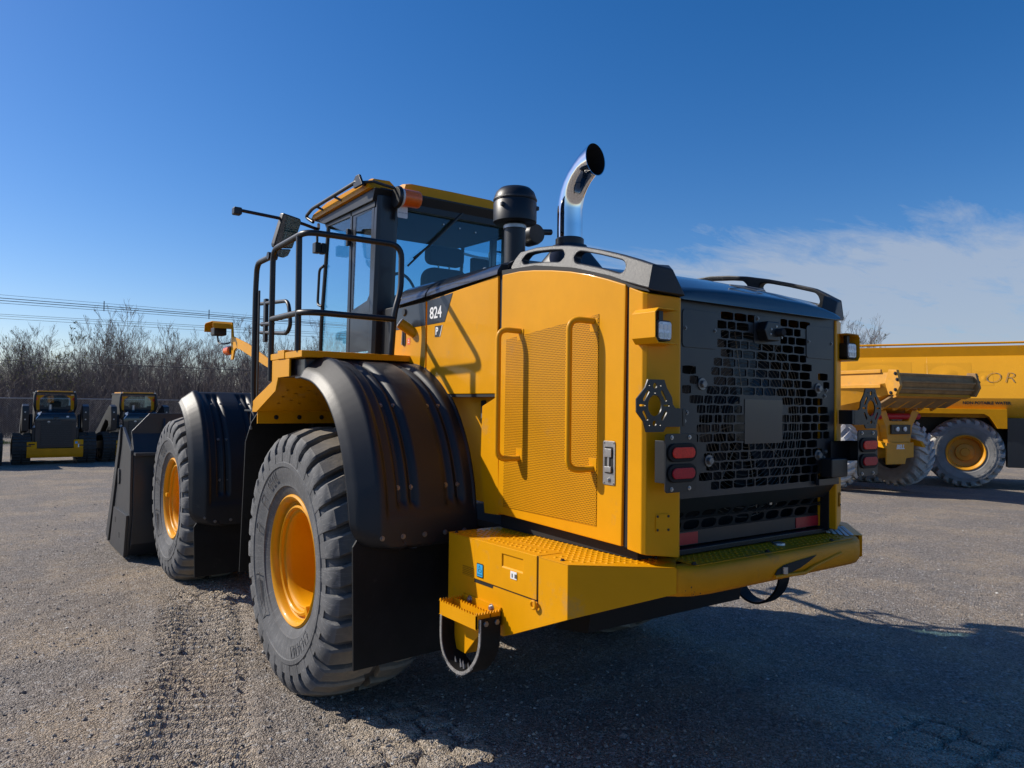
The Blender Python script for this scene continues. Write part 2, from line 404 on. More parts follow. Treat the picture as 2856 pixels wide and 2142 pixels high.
# ------------------------------------------------------------------ ground: one sheet, fine near the camera, coarse to the horizon
def axis_coords(lo, hi, step, far):
    a = list(np.arange(lo, hi, step)); s = step; p = hi
    while p < far: a.append(p); s *= 1.22; p += s
    s = step; p = lo - step
    while p > -far: a.insert(0, p); s *= 1.22; p -= s
    return np.array(a)
gx = axis_coords(-4.6, 4.6, .026, 700); gy = axis_coords(-3.6, 7.0, .026, 900)
GX, GY = np.meshgrid(gx, gy, indexing='xy')
FINES = {}
def ground_height(X, Y, keep=False):
    near = np.clip(1.25 - np.hypot((X + .6) / 11, (Y - 1) / 12), 0, 1)
    z = (vnoise(X * .5, Y * .5, 1) - .5) * .02 + (vnoise(X * 1.7, Y * 1.7, 2) - .5) * .012 + (vnoise(X * 6, Y * 6, 3) - .5) * .012 + (vnoise(X * 19, Y * 19, 4) - .5) * .012
    # track-machine print: a band of cross bars running up to the front wheel
    t = np.clip((Y + 1.6) / 5.2, 0, 1); cx = -2.45 + 1.34 * t + .10 * np.sin(t * 3.1); w = .32 - .04 * t
    dx = X - cx + .03 * (vnoise(X * 5, Y * 5, 9) - .5)
    inb = 1 / (1 + np.exp((np.abs(dx) - w) * 40)) * np.clip((Y + 2.4) / .5, 0, 1) * np.clip((3.3 - Y) / .6, 0, 1)
    ph = (Y * .90 + X * .42 + .03 * (vnoise(X * 4, Y * 4, 12) - .5) + .012 * (vnoise(X * 14, Y * 14, 13) - .5)) / .112
    fr = ph - np.floor(ph); bar = np.clip(np.abs(fr - .5) * 4.5 - .9, -.5, .8)
    worn = np.clip(vnoise(X * 1.9, Y * 1.9, 15) * 2.0 - .35, 0, 1)
    # outermost lugs bite deepest
    lug = .6 + .6 * np.exp(-((np.abs(dx) - w * .78) / .09) ** 2)
    z = z * (1 - .75 * inb) + inb * (bar * .056 * lug * (.22 + .78 * worn) - .012)
    # loose berm beside the band
    z += .026 * np.exp(-((np.abs(dx) - w - .05) / .06) ** 2) * vnoise(X * 7, Y * 7, 17) * np.clip((Y + 2.4) / .5, 0, 1) * np.clip((3.3 - Y) / .6, 0, 1)
    # block-tread prints left by the loader's tyres (behind the rear wheel, and under the tail)
    soil = [inb * (.35 + .5 * vnoise(X * 2.2, Y * 2.2, 61)) * (.75 + .25 * np.clip(bar, -.5, 1))]
    def blocks(cx0, hw, y0, y1, amp, sd):
        u = (X - cx0) + .02 * (vnoise(X * 3, Y * 3, sd) - .5); vv = Y
        m = 1 / (1 + np.exp((np.abs(u) - hw) * 60)) * np.clip((vv - y0) / .3, 0, 1) * np.clip((y1 - vv) / .3, 0, 1)
        s = .205; r_ = vv / s * 1.0; a = u / s + .5 * (np.floor(r_) % 2)
        du = np.abs(a - np.floor(a) - .5); dv = np.abs(r_ - np.floor(r_) - .5)
        edge = np.maximum(du, dv * .86 + du * .25)
        g_ = np.clip((edge - .40) / .08, 0, 1)
        brk = np.clip(vnoise(X * 2.3, Y * 2.3, sd + 3) * 2.2 - .5, 0, 1)
        soil[0] = np.maximum(soil[0], m * (.55 + .45 * vnoise(X * 3, Y * 3, sd + 7)) * (1 - .55 * g_ * brk))
        return m * (.012 * amp - g_ * .065 * amp * brk)
    z += blocks(-1.12, .34, -3.6, -.42, 1.0, 31) + blocks(1.12, .33, -3.8, -1.6, .8, 41) + blocks(-1.12, .33, 1.0, 2.9, .8, 51)
    if keep: FINES['m'] = np.clip(soil[0], 0, 1)
    # keep the hard contact patches level
    for hx in (-1.13, 1.13):
        for hy in (0, 3.535): z *= 1 - np.exp(-(((X - hx) / .42) ** 2 + ((Y - hy) / .34) ** 2) ** 3)
    dip = np.clip((X - 10.0) / 8.0, 0, 1); dip = dip * dip * (3 - 2 * dip)
    return z * near - .30 * dip
GZ = ground_height(GX, GY, True)
ny_, nx_ = GX.shape
gv = np.stack([GX, GY, GZ], -1).reshape(-1, 3).astype(np.float32)
idx = np.arange(nx_ * ny_).reshape(ny_, nx_)
gf = np.stack([idx[:-1, :-1], idx[:-1, 1:], idx[1:, 1:], idx[1:, :-1]], -1).reshape(-1, 4).astype(np.int32)
gme = bpy.data.meshes.new('ground')
gme.vertices.add(len(gv)); gme.vertices.foreach_set('co', gv.ravel())
gme.loops.add(gf.size); gme.loops.foreach_set('vertex_index', gf.ravel())
gme.polygons.add(len(gf)); gme.polygons.foreach_set('loop_start', np.arange(0, gf.size, 4, dtype=np.int32)); gme.polygons.foreach_set('loop_total', np.full(len(gf), 4, np.int32))
gme.update(); gme.shade_smooth()
fa = gme.attributes.new('fines', 'FLOAT', 'POINT'); fa.data.foreach_set('value', FINES['m'].ravel().astype(np.float32))

def ground_mat():
    m = bpy.data.materials.new('gravel_yard'); m.use_nodes = True
    n, l = m.node_tree.nodes, m.node_tree.links; b = n['Principled BSDF']
    b.inputs['Roughness'].default_value = .9; b.inputs['Specular IOR Level'].default_value = .2
    g = n.new('ShaderNodeNewGeometry')
    def noise(sc, det=6, ro=.6):
        t = n.new('ShaderNodeTexNoise'); t.inputs['Scale'].default_value = sc; t.inputs['Detail'].default_value = det; t.inputs['Roughness'].default_value = ro
        l.new(g.outputs['Position'], t.inputs['Vector']); return t.outputs[0]
    def mrange(x, a, b_, c=0., d=1.):
        t = n.new('ShaderNodeMapRange'); l.new(x, t.inputs[0])
        for i, v in enumerate((a, b_, c, d)): t.inputs[i + 1].default_value = v
        return t.outputs[0]
    def mixc(fac, A, B):
        t = n.new('ShaderNodeMix'); t.data_type = 'RGBA'; l.new(fac, t.inputs['Factor'])
        for k, x in (('A', A), ('B', B)):
            if isinstance(x, tuple): t.inputs[k].default_value = (*x, 1)
            else: l.new(x, t.inputs[k])
        return t.outputs['Result']
    vo = n.new('ShaderNodeTexVoronoi'); vo.inputs['Scale'].default_value = 105; l.new(g.outputs['Position'], vo.inputs['Vector'])
    vo2 = n.new('ShaderNodeTexVoronoi'); vo2.inputs['Scale'].default_value = 48; l.new(g.outputs['Position'], vo2.inputs['Vector'])
    stone = n.new('ShaderNodeSeparateColor'); l.new(vo.outputs['Color'], stone.inputs[0])
    stone2 = n.new('ShaderNodeSeparateColor'); l.new(vo2.outputs['Color'], stone2.inputs[0])
    base = mixc(mrange(noise(.55, 8, .62), .36, .64), (.250, .208, .170), (.226, .200, .176))
    sandy = mixc(mrange(noise(.95, 9, .66), .46, .62), base, (.360, .282, .200))
    at_ = n.new('ShaderNodeAttribute'); at_.attribute_name = 'fines'
    sandy = mixc(at_.outputs['Fac'], sandy, (.46, .38, .29))
    c = mixc(mrange(stone.outputs[0], .35, 1, 0, .75), sandy, (.33, .295, .255))
    mul = n.new('ShaderNodeMix'); mul.data_type = 'RGBA'; mul.blend_type = 'MULTIPLY'; mul.inputs['Factor'].default_value = .75
    l.new(c, mul.inputs['A'])
    gr = n.new('ShaderNodeCombineColor'); s_ = mrange(stone.outputs[1], 0, 1, .34, 1.55)
    for i in range(3): l.new(s_, gr.inputs[i])
    l.new(gr.outputs[0], mul.inputs['B'])
    pale = n.new('ShaderNodeMath'); pale.operation = 'GREATER_THAN'; l.new(stone2.outputs[0], pale.inputs[0]); pale.inputs[1].default_value = .93
    c2 = mixc(mrange(pale.outputs[0], 0, 1, 0, .45), mul.outputs['Result'], (.52, .50, .47))
    l.new(c2, b.inputs['Base Color'])
    h1 = mrange(vo.outputs['Distance'], 0, .7, 1, 0); h2 = mrange(vo2.outputs['Distance'], 0, .6, 1, 0)
    ad = n.new('ShaderNodeMath'); ad.operation = 'MULTIPLY_ADD'; l.new(h2, ad.inputs[0]); ad.inputs[1].default_value = .9; l.new(h1, ad.inputs[2])
    bp = n.new('ShaderNodeBump'); bp.inputs['Strength'].default_value = .95; bp.inputs['Distance'].default_value = .011; l.new(ad.outputs[0], bp.inputs['Height']); l.new(bp.outputs[0], b.inputs['Normal'])
    return m
M['ground'] = ground_mat()
gme.materials.append(M['ground'])
ground = bpy.data.objects.new('ground', gme); col.objects.link(ground)
tag(ground, 'gravel yard surface with tyre and track prints', 'ground', kind='structure')

# loose stones lying on the yard, uncountable: one object
rng = np.random.default_rng(5)
N = 30000
dist = 3.6 + 13.0 * rng.random(N) ** 1.9; ang = (rng.random(N) - .5) * R(82)
sx = CAM.x + dist * np.sin(YAW + ang); sy = CAM.y + dist * np.cos(YAW + ang)
clump = vnoise(sx * .9, sy * .9, 77) * .7 + vnoise(sx * 3.1, sy * 3.1, 78) * .5
keep = rng.random(N) < np.clip(clump * 1.6 - .35, .12, 1); sx, sy = sx[keep], sy[keep]; N = len(sx)
size = .0042 + .0095 * rng.random(N) ** 3.2 + (rng.random(N) < .022) * .011 * rng.random(N)
sz = ground_height(sx, sy) + size * .25
octv = np.array([(1, 0, 0), (-1, 0, 0), (0, 1, 0), (0, -1, 0), (0, 0, 1), (0, 0, -1), ], float)
octf = np.array([(0, 2, 4), (2, 1, 4), (1, 3, 4), (3, 0, 4), (2, 0, 5), (1, 2, 5), (3, 1, 5), (0, 3, 5)])
th = rng.random(N) * 6.283
V = octv[None] * size[:, None, None] * (.65 + .7 * rng.random((N, 6, 3))) * np.array([1.1, .9, .62])
V += (rng.random((N, 6, 3)) - .5) * size[:, None, None] * .5
c_, s_ = np.cos(th)[:, None], np.sin(th)[:, None]
V = np.stack([V[..., 0] * c_ - V[..., 1] * s_, V[..., 0] * s_ + V[..., 1] * c_, V[..., 2]], -1) + np.stack([sx, sy, sz], -1)[:, None]
F = octf[None] + (np.arange(N) * 6)[:, None, None]
sme = bpy.data.meshes.new('loose_gravel'); sme.from_pydata(V.reshape(-1, 3).tolist(), [], F.reshape(-1, 3).tolist())
def stone_mat():
    m = bpy.data.materials.new('limestone_chips'); m.use_nodes = True
    n, l = m.node_tree.nodes, m.node_tree.links; b = n['Principled BSDF']; b.inputs['Roughness'].default_value = .85
    g = n.new('ShaderNodeNewGeometry'); cr = n.new('ShaderNodeValToRGB'); l.new(g.outputs['Random Per Island'], cr.inputs[0])
    e = cr.color_ramp; e.elements[0].color = (.15, .135, .125, 1); e.elements[1].color = (.55, .53, .49, 1)
    x = e.elements.new(.55); x.color = (.27, .24, .21, 1); x = e.elements.new(.85); x.color = (.36, .31, .25, 1)
    l.new(cr.outputs[0], b.inputs['Base Color']); return m
sme.materials.append(stone_mat())
so_ = bpy.data.objects.new('loose_gravel', sme); col.objects.link(so_)
tag(so_, 'loose limestone chips scattered over the yard', 'gravel', kind='stuff')

# ================================================================== WHEEL LOADER
L = empty('wheel_loader')
tag(L, 'large yellow wheel loader with black fenders and a chrome exhaust stack', 'wheel loader')
Yl, Ch, Bk = M['yellow'], M['charcoal'], M['black']

def both(name, mb, m, parent=None, **k):
    a = obj(name, mb, m, parent or L, **k); b = obj(name, mb.mirrored(), m, parent or L, **k); return a, b

# ---- wheels (axis x, outer face towards -x)
def tyre_mb(Rr, W, n_lug, lug_h, rim_r, skew=.10, shoulder=.105, duty=.70, flat=None):
    hw = W / 2; mb = MB(); R0 = Rr - lug_h
    prof = [(rim_r - .01, hw * .80), (rim_r + .02, hw * .86), (rim_r + .05, hw * .90), (rim_r + .055, hw * .925), (rim_r + .085, hw * .935),
            (rim_r + .12, hw * .975), (rim_r + .17, hw * 1.0), (rim_r + .175, hw * 1.018), (rim_r + .20, hw * 1.02), (rim_r + .205, hw * 1.0), (rim_r + .26, hw * 1.0), (Rr - .165, hw * .985), (R0 - .098, hw * .945), (R0 - .066, hw * .88), (R0 - .040, hw * .78), (R0 - .012, hw * .5), (R0, 0)]
    full = [(r_, -x) for r_, x in prof] + [(r_, x) for r_, x in reversed(prof[:-1])]
    mb.lathe(full, axis='x', n=96, caps=False)
    for sgn in (-1, 1):
        for k in range(n_lug):
            th0 = 2 * math.pi * (k + (.25 if sgn > 0 else -.25)) / n_lug; dth = math.pi / n_lug * duty
            st = [(hw * 1.008, Rr - shoulder - .055, .84, .0), (hw * 1.005, Rr - .118, .92, .0), (hw * .965, Rr - .078, .98, .0), (hw * .89, Rr - .046, 1.0, .02),
                  (hw * .62, Rr - .014, 1.0, .35), (hw * .36, Rr - .002, 1.05, .62), (hw * .10, Rr, .82, .95)]
            top, bot = [], []
            for x, r_, wd, sk in st:
                c_ = th0 + sk * skew
                for lst, rr in ((top, r_), (bot, r_ - lug_h - .02)):
                    lst.append([(sgn * x, rr * math.sin(c_ + e * dth * wd), rr * math.cos(c_ + e * dth * wd)) for e in (-1, -.8, .8, 1)])
            for t_, b_ in zip(top, bot):   # round the block edges a little
                for i in (0, 3):
                    p = t_[i]; f_ = .985; t_[i] = (p[0], p[1] * f_, p[2] * f_)
            o = len(mb.v); m_ = len(st)
            for t_ in top: mb.v.extend(t_)
            for b_ in bot: mb.v.extend([b_[0], b_[3]])
            for i in range(m_ - 1):
                for j in range(3): mb.f.append((o + i * 4 + j, o + i * 4 + j + 1, o + i * 4 + 5 + j, o + i * 4 + 4 + j))
                q = o + m_ * 4
                mb.f.append((o + i * 4, o + i * 4 + 4, q + i * 2 + 2, q + i * 2)); mb.f.append((o + i * 4 + 3, q + i * 2 + 1, q + i * 2 + 3, o + i * 4 + 7))
            q = o + m_ * 4
            mb.f.append((o, q, q + 1, o + 3, o + 2, o + 1)); e = o + (m_ - 1) * 4; qq = q + (m_ - 1) * 2
            mb.f.append((e, e + 1, e + 2, e + 3, qq + 1, qq))
    if flat is not None:
        mb.v = [(x, y, z if z > -flat else -flat + (z + flat) * .04) for x, y, z in mb.v]
    return mb
HUB = .79
def sidewall_marks(mb, hw):
    def arc(r0, r1, a0, a1, h=.003, n=8):
        x = -hw * .985
        for k in range(n):
            p, q = R(a0 + (a1 - a0) * k / n), R(a0 + (a1 - a0) * (k + 1) / n)
            P = [(x - hh, rr * math.sin(t), rr * math.cos(t)) for hh in (0, h) for rr, t in ((r0, p), (r1, p), (r1, q), (r0, q))]
            mb.add(P, [(4, 5, 6, 7), (0, 1, 5, 4), (1, 2, 6, 5), (2, 3, 7, 6), (3, 0, 4, 7)])
    def frame(r0, r1, a0, a1, w=.004):
        dw = math.degrees(w / r0); arc(r0, r0 + w, a0, a1); arc(r1 - w, r1, a0, a1); arc(r0 + w, r1 - w, a0, a0 + dw, n=1); arc(r0 + w, r1 - w, a1 - dw, a1, n=1)
    frame(.585, .615, -9, -1); frame(.50, .56, 48, 55); frame(.49, .57, 108, 140); frame(.50, .56, 72, 77)
    for a in (20, 27, 33): frame(.52, .575, a, a + 4)
    for k in range(9): arc(.505 + .006 * k, .508 + .006 * k, 112, 124 + (k * 7 % 5) * 2.4, h=.002, n=3)
    for a0 in (196, 205, 214, 223): frame(.50, .57, a0, a0 + 6, w=.006)
    return mb
TY = mesh_of('tyre', sidewall_marks(tyre_mb(.824, .660, 30, .038, .405, flat=HUB - .004), .3325), smooth=30); TY.materials.append(M['tyre'])
rimp = [(.33, .45), (.395, .46), (.408, .10), (.410, .02), (.404, -.004), (.392, -.012), (.378, -.004), (.368, .012), (.360, .040), (.348, .050), (.340, .046), (.336, .030), (.322, .026), (.314, .034), (.311, .052), (.300, .060), (.292, .056), (.284, .066), (.278, .10), (.272, .385), (.258, .405), (.150, .412), (.142, .404), (.0, .404)]
RIM = mesh_of('rim', MB().lathe(rimp, axis='x', n=72, caps=False), smooth=32); RIM.materials.append(Yl)
lk = MB()   # lock key on the split ring
lk.box(-.006, .05, -.02, .02, -.385, -.315)
LOCK = mesh_of('lock_plate', lk, bevel=.006); LOCK.materials.append(Yl)
HUBC = mesh_of('hub_cap', MB().lathe([(.145, .404), (.145, .37), (.13, .36), (0, .358)], axis='x', n=40, caps=False), smooth=32); HUBC.materials.append(Yl)
DECAL = mesh_of('label_plate', MB().box(-.001, .001, -.032, .032, -.055, .055)); DECAL.materials.append(M['white'])
XO = -1.40
def wheel(x, y, flip, lock, rot):
    w = empty('wheel', (x, y, HUB), math.pi if flip else 0, L)
    # wheel space: outer rim flange at local x = -.27
    t = obj('tyre', TY, None, w)
    r_ = obj('rim', RIM, None, w, M=Matrix.Translation((-.272, 0, 0)))
    k = obj('lock_plate', LOCK, None, w, M=Matrix.Translation((-.262, 0, 0)) @ Matrix.Rotation(lock, 4, 'X'))
    h = obj('hub_cap', HUBC, None, w, M=Matrix.Translation((-.272, 0, 0)))
    if not flip:
        Mx = Matrix.Translation((.128, -.02 if rot else -.09, .13 if rot else -.15))
        d = obj('label_plate', DECAL, None, w, M=Mx)
        b = obj('label_band', MB().box(-.0026, -.0012, -.032, -.014, -.055, .055), M['black'], w, M=Mx)
        if rot: text('label_text', 'IMPORTANT', .0185, M['white'], w, (.1248, -.043, .13), (0, 0, -1), (0, -1, 0), depth=.0004)
    return w
wheel(-1.13, 0, False, R(-38), True); wheel(1.13, 0, True, R(20), False)
wheel(-1.09, 3.535, False, R(90), False); wheel(1.17, 3.535, True, R(60), False)
# raised sidewall lettering
for txt, a in (('RADIAL', R(214)), ('TUBELESS', R(28))):
    pass

# ---- chassis
fr = MB(); fr.box(-.42, .42, -1.35, .95, .70, 1.05); fr.box(-.30, .30, .95, 1.75, .60, 1.0)
obj('rear_frame', fr, Bk, L, bevel=.01)
obj('belly_shade_block', MB().prism('x', [(-1.72, .93), (-1.66, .60), (-1.40, .56), (-1.40, .93)], -.45, .78), M['dark'], L)  # near-black block added so the space under the tail reads as deep shade
ff = MB(); ff.box(-.38, .38, 1.9, 4.0, .55, 1.15); ff.prism('x', [(1.9, .5), (2.6, .5), (3.4, 1.2), (3.2, 1.9), (2.7, 2.0), (2.2, 1.5), (1.9, 1.2)], -.42, -.36); ff.prism('x', [(1.9, .5), (2.6, .5), (3.4, 1.2), (3.2, 1.9), (2.7, 2.0), (2.2, 1.5), (1.9, 1.2)], .36, .42)
obj('front_frame', ff, Yl, L, bevel=.01)
for y in (0, 3.535):
    ax = MB().lathe([(.11, -1.08), (.13, -.6), (.2, -.35), (.26, -.2), (.30, 0), (.26, .2), (.2, .35), (.13, .6), (.11, 1.08)], (0, y, HUB), 'x', 28)
    obj('axle', ax, Yl if y else Bk, L)
obj('hitch', MB().lathe([(.16, .55), (.16, 1.15)], (0, 1.75, 0), 'z', 24), Bk, L)
fl = MB().box(-.62, .62, -2.2, -.3, 1.06, 1.095); obj('belly_deck', fl, M['dark'], L)

# ---- fenders
def fender_mb(path, x_out, x_in, zmin_groove, corner):
    pts = fillet([(0, a, b) for a, b in path], .14, 4)
    # resample
    P = [Vector(p) for p in pts]; seg = [0]
    for a, b in zip(P, P[1:]): seg.append(seg[-1] + (b - a).length)
    n = 84; out = []
    for i in range(n):
        s = seg[-1] * i / (n - 1); k = max(j for j in range(len(seg)) if seg[j] <= s + 1e-9); k = min(k, len(P) - 2)
        t = (s - seg[k]) / (seg[k + 1] - seg[k]); out.append((P[k].lerp(P[k + 1], t), s))
    W = x_in - x_out
    fx = sorted(set([0, .01, .03, .06, .10, .14, .155, .165, .175, .19, .205, .215, .225, .24] + [.24 + .76 * i / 64 for i in range(65)]))
    Lt = seg[-1]; rows = []
    sm = lambda a, b, x: max(0, min(1, (x - a) / (b - a)))
    ss = lambda a, b, x: (lambda t: t * t * (3 - 2 * t))(sm(a, b, x))
    for i, (p, s) in enumerate(out):
        a = out[max(i - 2, 0)][0]; b = out[min(i + 2, n - 1)][0]; t = (b - a).normalized(); nr = Vector((0, t.z, -t.y))  # outward (up / back)
        if nr.z < 0 and s < Lt * .3: nr = -nr
        nr = Vector((0, -abs(nr.y) if s > .05 else nr.y, nr.z))
        row = []
        for f_ in fx:
            x = x_out + W * f_; h = 0.0
            if f_ < .17: h = -.105 * (1 - f_ / .17) ** 1.0 * (1 - .25 * sm(Lt * .75, Lt, s)); 
            if f_ < .012: h -= .02
            endf = ss(Lt - corner - .045, Lt - corner - .10, s)
            h -= .014 * ss(.215, .235, f_) * endf * ss(1.0, .985, f_ + .0)
            gend = ss(zmin_groove - .02, zmin_groove + .02, p.z) * ss(.03, .10, s)
            for g0, g1 in ((.315, .505), (.725, .915)):
                gm = (g0 + g1) / 2
                dpt = ss(g0, g0 + .02, f_) * ss(g1, g1 - .05, f_)
                ridge = math.exp(-((f_ - gm) / .022) ** 2)
                h -= gend * .030 * dpt * (1 - .62 * ridge)
            # round the lower outer corner
            d = Lt - s; rc = .16
            if d < rc and f_ < .35:
                k_ = 1 - d / rc; x = max(x, x_out + rc * (1 - math.sqrt(max(0, 1 - k_ * k_))) * .9 + W * f_ * .75)
            q = p + nr * h; row.append((x, q.y, q.z))
        rows.append(row)
    return MB().grid(rows)
def fender(path, x_out, x_in, yc, zg, corner, bolts, flip=False):
    mb = fender_mb([(a + yc, b) for a, b in path], x_out, x_in, zg, corner)
    for mir in (False, True):
        m_ = mb.mirrored() if mir else mb
        o = obj('fender', m_, M['fender'], L, smooth=55, fix=False)
        md = o.modifiers.new('thickness', 'SOLIDIFY'); md.thickness = .014; md.offset = 0
        for (x, y, z, ny, nz) in bolts: bolt(o, (-x if mir else x, y, z), (0, ny, nz), .0088)
rp = [(-.30, 2.035), (-.52, 2.005), (-.75, 1.895), (-.92, 1.735), (-1.035, 1.54), (-1.10, 1.34), (-1.125, 1.17), (-1.13, 1.03)]
rb = [(-1.36, -1.135, 1.09, -1, 0), (-1.243, -1.135, 1.09, -1, 0), (-1.118, -1.135, 1.09, -1, 0), (-.995, -1.135, 1.09, -1, 0), (-.875, -1.135, 1.09, -1, 0)]
for x in (-1.243, -1.165, -.955, -.88):
    rb += [(x, -1.065, 1.33, -1, .2), (x, -.845, 1.755, -.75, .66)]
fender(rp, -1.485, -.79, 0, 1.245, .10, rb)
fp = [(-.58, 1.86), (-.80, 1.74), (-.98, 1.53), (-1.08, 1.29), (-1.12, 1.05), (-1.125, .84), (-1.12, .66)]
fb = [(-1.33, 2.41, .735, -1, 0), (-1.245, 2.405, .70, -1, 0), (-1.11, 2.405, .705, -1, 0), (-.98, 2.405, .705, -1, 0)]
for x in (-1.20, -1.125, -.94, -.87):
    fb += [(x, 2.455, 1.06, -1, .1), (x, 2.535, 1.42, -.85, .5), (x, 2.76, 1.74, -.5, .85)]
fender(fp, -1.44, -.78, 3.535, .93, .12, fb)
# mud flaps hanging under the fenders
def flap(x0, x1, y, z0, z1, th=.016):
    poly = [(x0 + .015, z0), (x1, z0 + .02), (x1, z1), (x0 + .06, z1), (x0, z1 - .09)]
    both('mud_flap', MB().prism('y', poly, y, y + th), M['rubber'], bevel=.003)
flap(-1.47, -.78, -1.03, .42, 1.13)
flap(-1.40, -.80, 2.50, .20, .74)
# rubber curtain in front of the rear wheel
cur = [(-.72, 1.70), (-1.34, 1.70), (-1.39, 1.62), (-1.43, 1.48), (-1.44, 1.1), (-1.455, .55), (-.72, .50)]
both('rubber_curtain', MB().prism('y', cur, .93, .945), M['rubber'], bevel=.003)

# ---- hood: side panels, doors, posts
SX = -.80
# front side panel with the charcoal band painted on it as its own sheet
fpn = [(-.565, 2.395), (-1.315, 2.45), (-1.315, 1.825), (-.56, 1.825)]
both('hood_side_panel', MB().prism('x', fpn, SX, SX + .03), Yl, bevel=.004)
band = [(-.567, 2.393), (-.86, 2.410), (-.773, 2.250), (-.567, 2.247)]
both('charcoal_band', MB().prism('x', band, SX - .002, SX + .001), Ch)
fp2 = [(-.13, 2.385), (-.545, 2.392), (-.548, 1.825), (-.13, 1.80)]
both('hood_front_panel', MB().prism('x', fp2, SX, SX + .03), Yl, bevel=.004)
both('charcoal_band', MB().prism('x', [(-.132, 2.383), (-.543, 2.390), (-.545, 2.247), (-.132, 2.245)], SX - .002, SX + .001), Ch)
# black backing that shows in the seams
both('seam_backing', MB().prism('x', [(-.14, 2.42), (-1.36, 2.46), (-1.36, 1.83), (-.14, 1.83)], SX + .034, SX + .06), M['seam'])
# recessed lower panel behind the rear wheel
both('lower_side_panel', MB().prism('x', [(-.55, 1.83), (-1.32, 1.83), (-1.35, 1.19), (-1.20, 1.17), (-1.10, 1.22), (-.55, 1.22)], SX + .10, SX + .13), Yl, bevel=.004)
both('panel_undercut', MB().prism('x', [(-.62, 1.822), (-1.312, 1.822), (-1.312, 1.808), (-.62, 1.808)], SX + .004, SX + .12), M['seam'])
both('lower_side_skin', MB().prism('x', [(-1.175, 1.758), (-1.322, 1.812), (-1.342, 1.19), (-1.21, 1.185), (-1.165, 1.45)], SX + .002, SX + .10), Yl, bevel=.004)
lat = MB().box(SX + .085, SX + .10, -1.075, -1.035, 1.66, 1.79); o = obj('panel_latch', lat, Bk, L, bevel=.006)
obj('latch_slot', MB().box(SX + .083, SX + .087, -1.067, -1.045, 1.69, 1.75), M['steel'], o)
# hood sill: rounded charcoal shell along the top
def sill(y0, y1, name):
    rings = []
    for y in np.linspace(y0, y1, 12):
        t = (y + .13) / (-1.19); zt = 2.53 + .012 * t; zb = 2.40 + .055 * t
        rings.append([(-.812, y, zb), (-.808, y, zb + .022), (-.785, y, zb + .055 ), (-.745, y, zt - .028), (-.70, y, zt), (-.62, y, zt + .012), (0, y, zt + .03),
                      (.62, y, zt + .012), (.70, y, zt), (.745, y, zt - .028), (.785, y, zb + .055), (.808, y, zb + .022), (.812, y, zb), (.6, y, zb - .02), (-.6, y, zb - .02)])
    obj(name, MB().loft(rings), M['hoodtop'], L, smooth=50)
sill(-.13, -.548, 'hood_sill'); sill(-.568, -1.322, 'hood_sill')
# rear side door, curved top edge
top = [(-1.352, 2.449), (-1.50, 2.448), (-1.62, 2.437), (-1.763, 2.417), (-1.90, 2.392), (-2.03, 2.361), (-2.15, 2.325), (-2.268, 2.285)]
door = top + [(-2.252, 1.171), (-1.335, 1.199)]
for mir in (False, True):
    mb = MB().prism('x', door, SX, SX + .03); pf = MB().prism('x', [(-1.399, 2.105), (-2.104, 2.173), (-2.097, 1.236), (-1.388, 1.24)], SX - .0025, SX + .001)
    if mir: mb, pf = mb.mirrored(), pf.mirrored()
    s = 1 if mir else -1
    d = obj('hood_door', mb, Yl, L, bevel=.007)
    obj('perforated_panel', pf, M['perf'], d)
    for ya, zt, zb, yatt in ((-1.462, 2.150, 1.490, .075), (-2.012, 2.155, 1.478, .075)):
        x0 = s * .80; xo = s * .895
        pts = fillet([(x0, ya - .065, zt), (xo, ya - .045, zt), (xo, ya, zt - .02), (xo, ya, zb + .02), (xo, ya - .045, zb), (x0, ya - .065, zb)], .05, 5)
        pts = fillet([(x0, ya - .06, zt - .01), (xo, ya, zt), (xo, ya, zb), (x0, ya - .06, zb + .01)], .062, 7)
        obj('grab_handle', MB().tube(pts, .0145, 12), Yl, d)
        for z in (zt - .01, zb + .01):
            obj('handle_pad', MB().box(min(x0, x0 + s * .004), max(x0, x0 + s * .004), ya - .086, ya - .035, z - (.048 if z > 1.8 else .010), z + (.010 if z > 1.8 else .048)), Yl, d, bevel=.002)
    if not mir:
        lt = obj('door_latch', MB().prism('x', rrect(-2.215, -2.140, 1.425, 1.615, .008), SX - .004, SX), M['steel'], d, bevel=.0015)
        obj('latch_recess', MB().prism('x', rrect(-2.203, -2.152, 1.475, 1.590, .006), SX - .0055, SX - .0038), M['dark'], lt)
        obj('latch_paddle', MB().box(SX - .012, SX - .004, -2.198, -2.157, 1.545, 1.582).box(SX - .010, SX - .004, -2.185, -2.172, 1.490, 1.545).box(SX - .014, SX - .004, -2.198, -2.157, 1.480, 1.505), M['steel'], lt, bevel=.002)
        bolt(lt, (SX - .004, -2.178, 1.447), (-1, 0, 0), .0075, BOLTB, 'key_lock')
        for y, z in ((-2.207, 1.607), (-2.148, 1.607), (-2.207, 1.433), (-2.148, 1.433)): bolt(lt, (SX - .004, y, z), (-1, 0, 0), .0032, BOLTB, 'rivet')
both('door_gap_seal', MB().box(SX + .012, SX + .05, -2.29, -2.255, 1.17, 2.29), M['seam'])
both('door_gap_seal', MB().box(SX + .012, SX + .05, -1.352, -1.312, 1.20, 2.47), M['seam'])
both('door_sill', MB().prism('x', [(-1.30, 1.20), (-2.30, 1.17), (-2.30, 1.118), (-1.30, 1.118)], SX + .05, SX + .14), M['seam'])
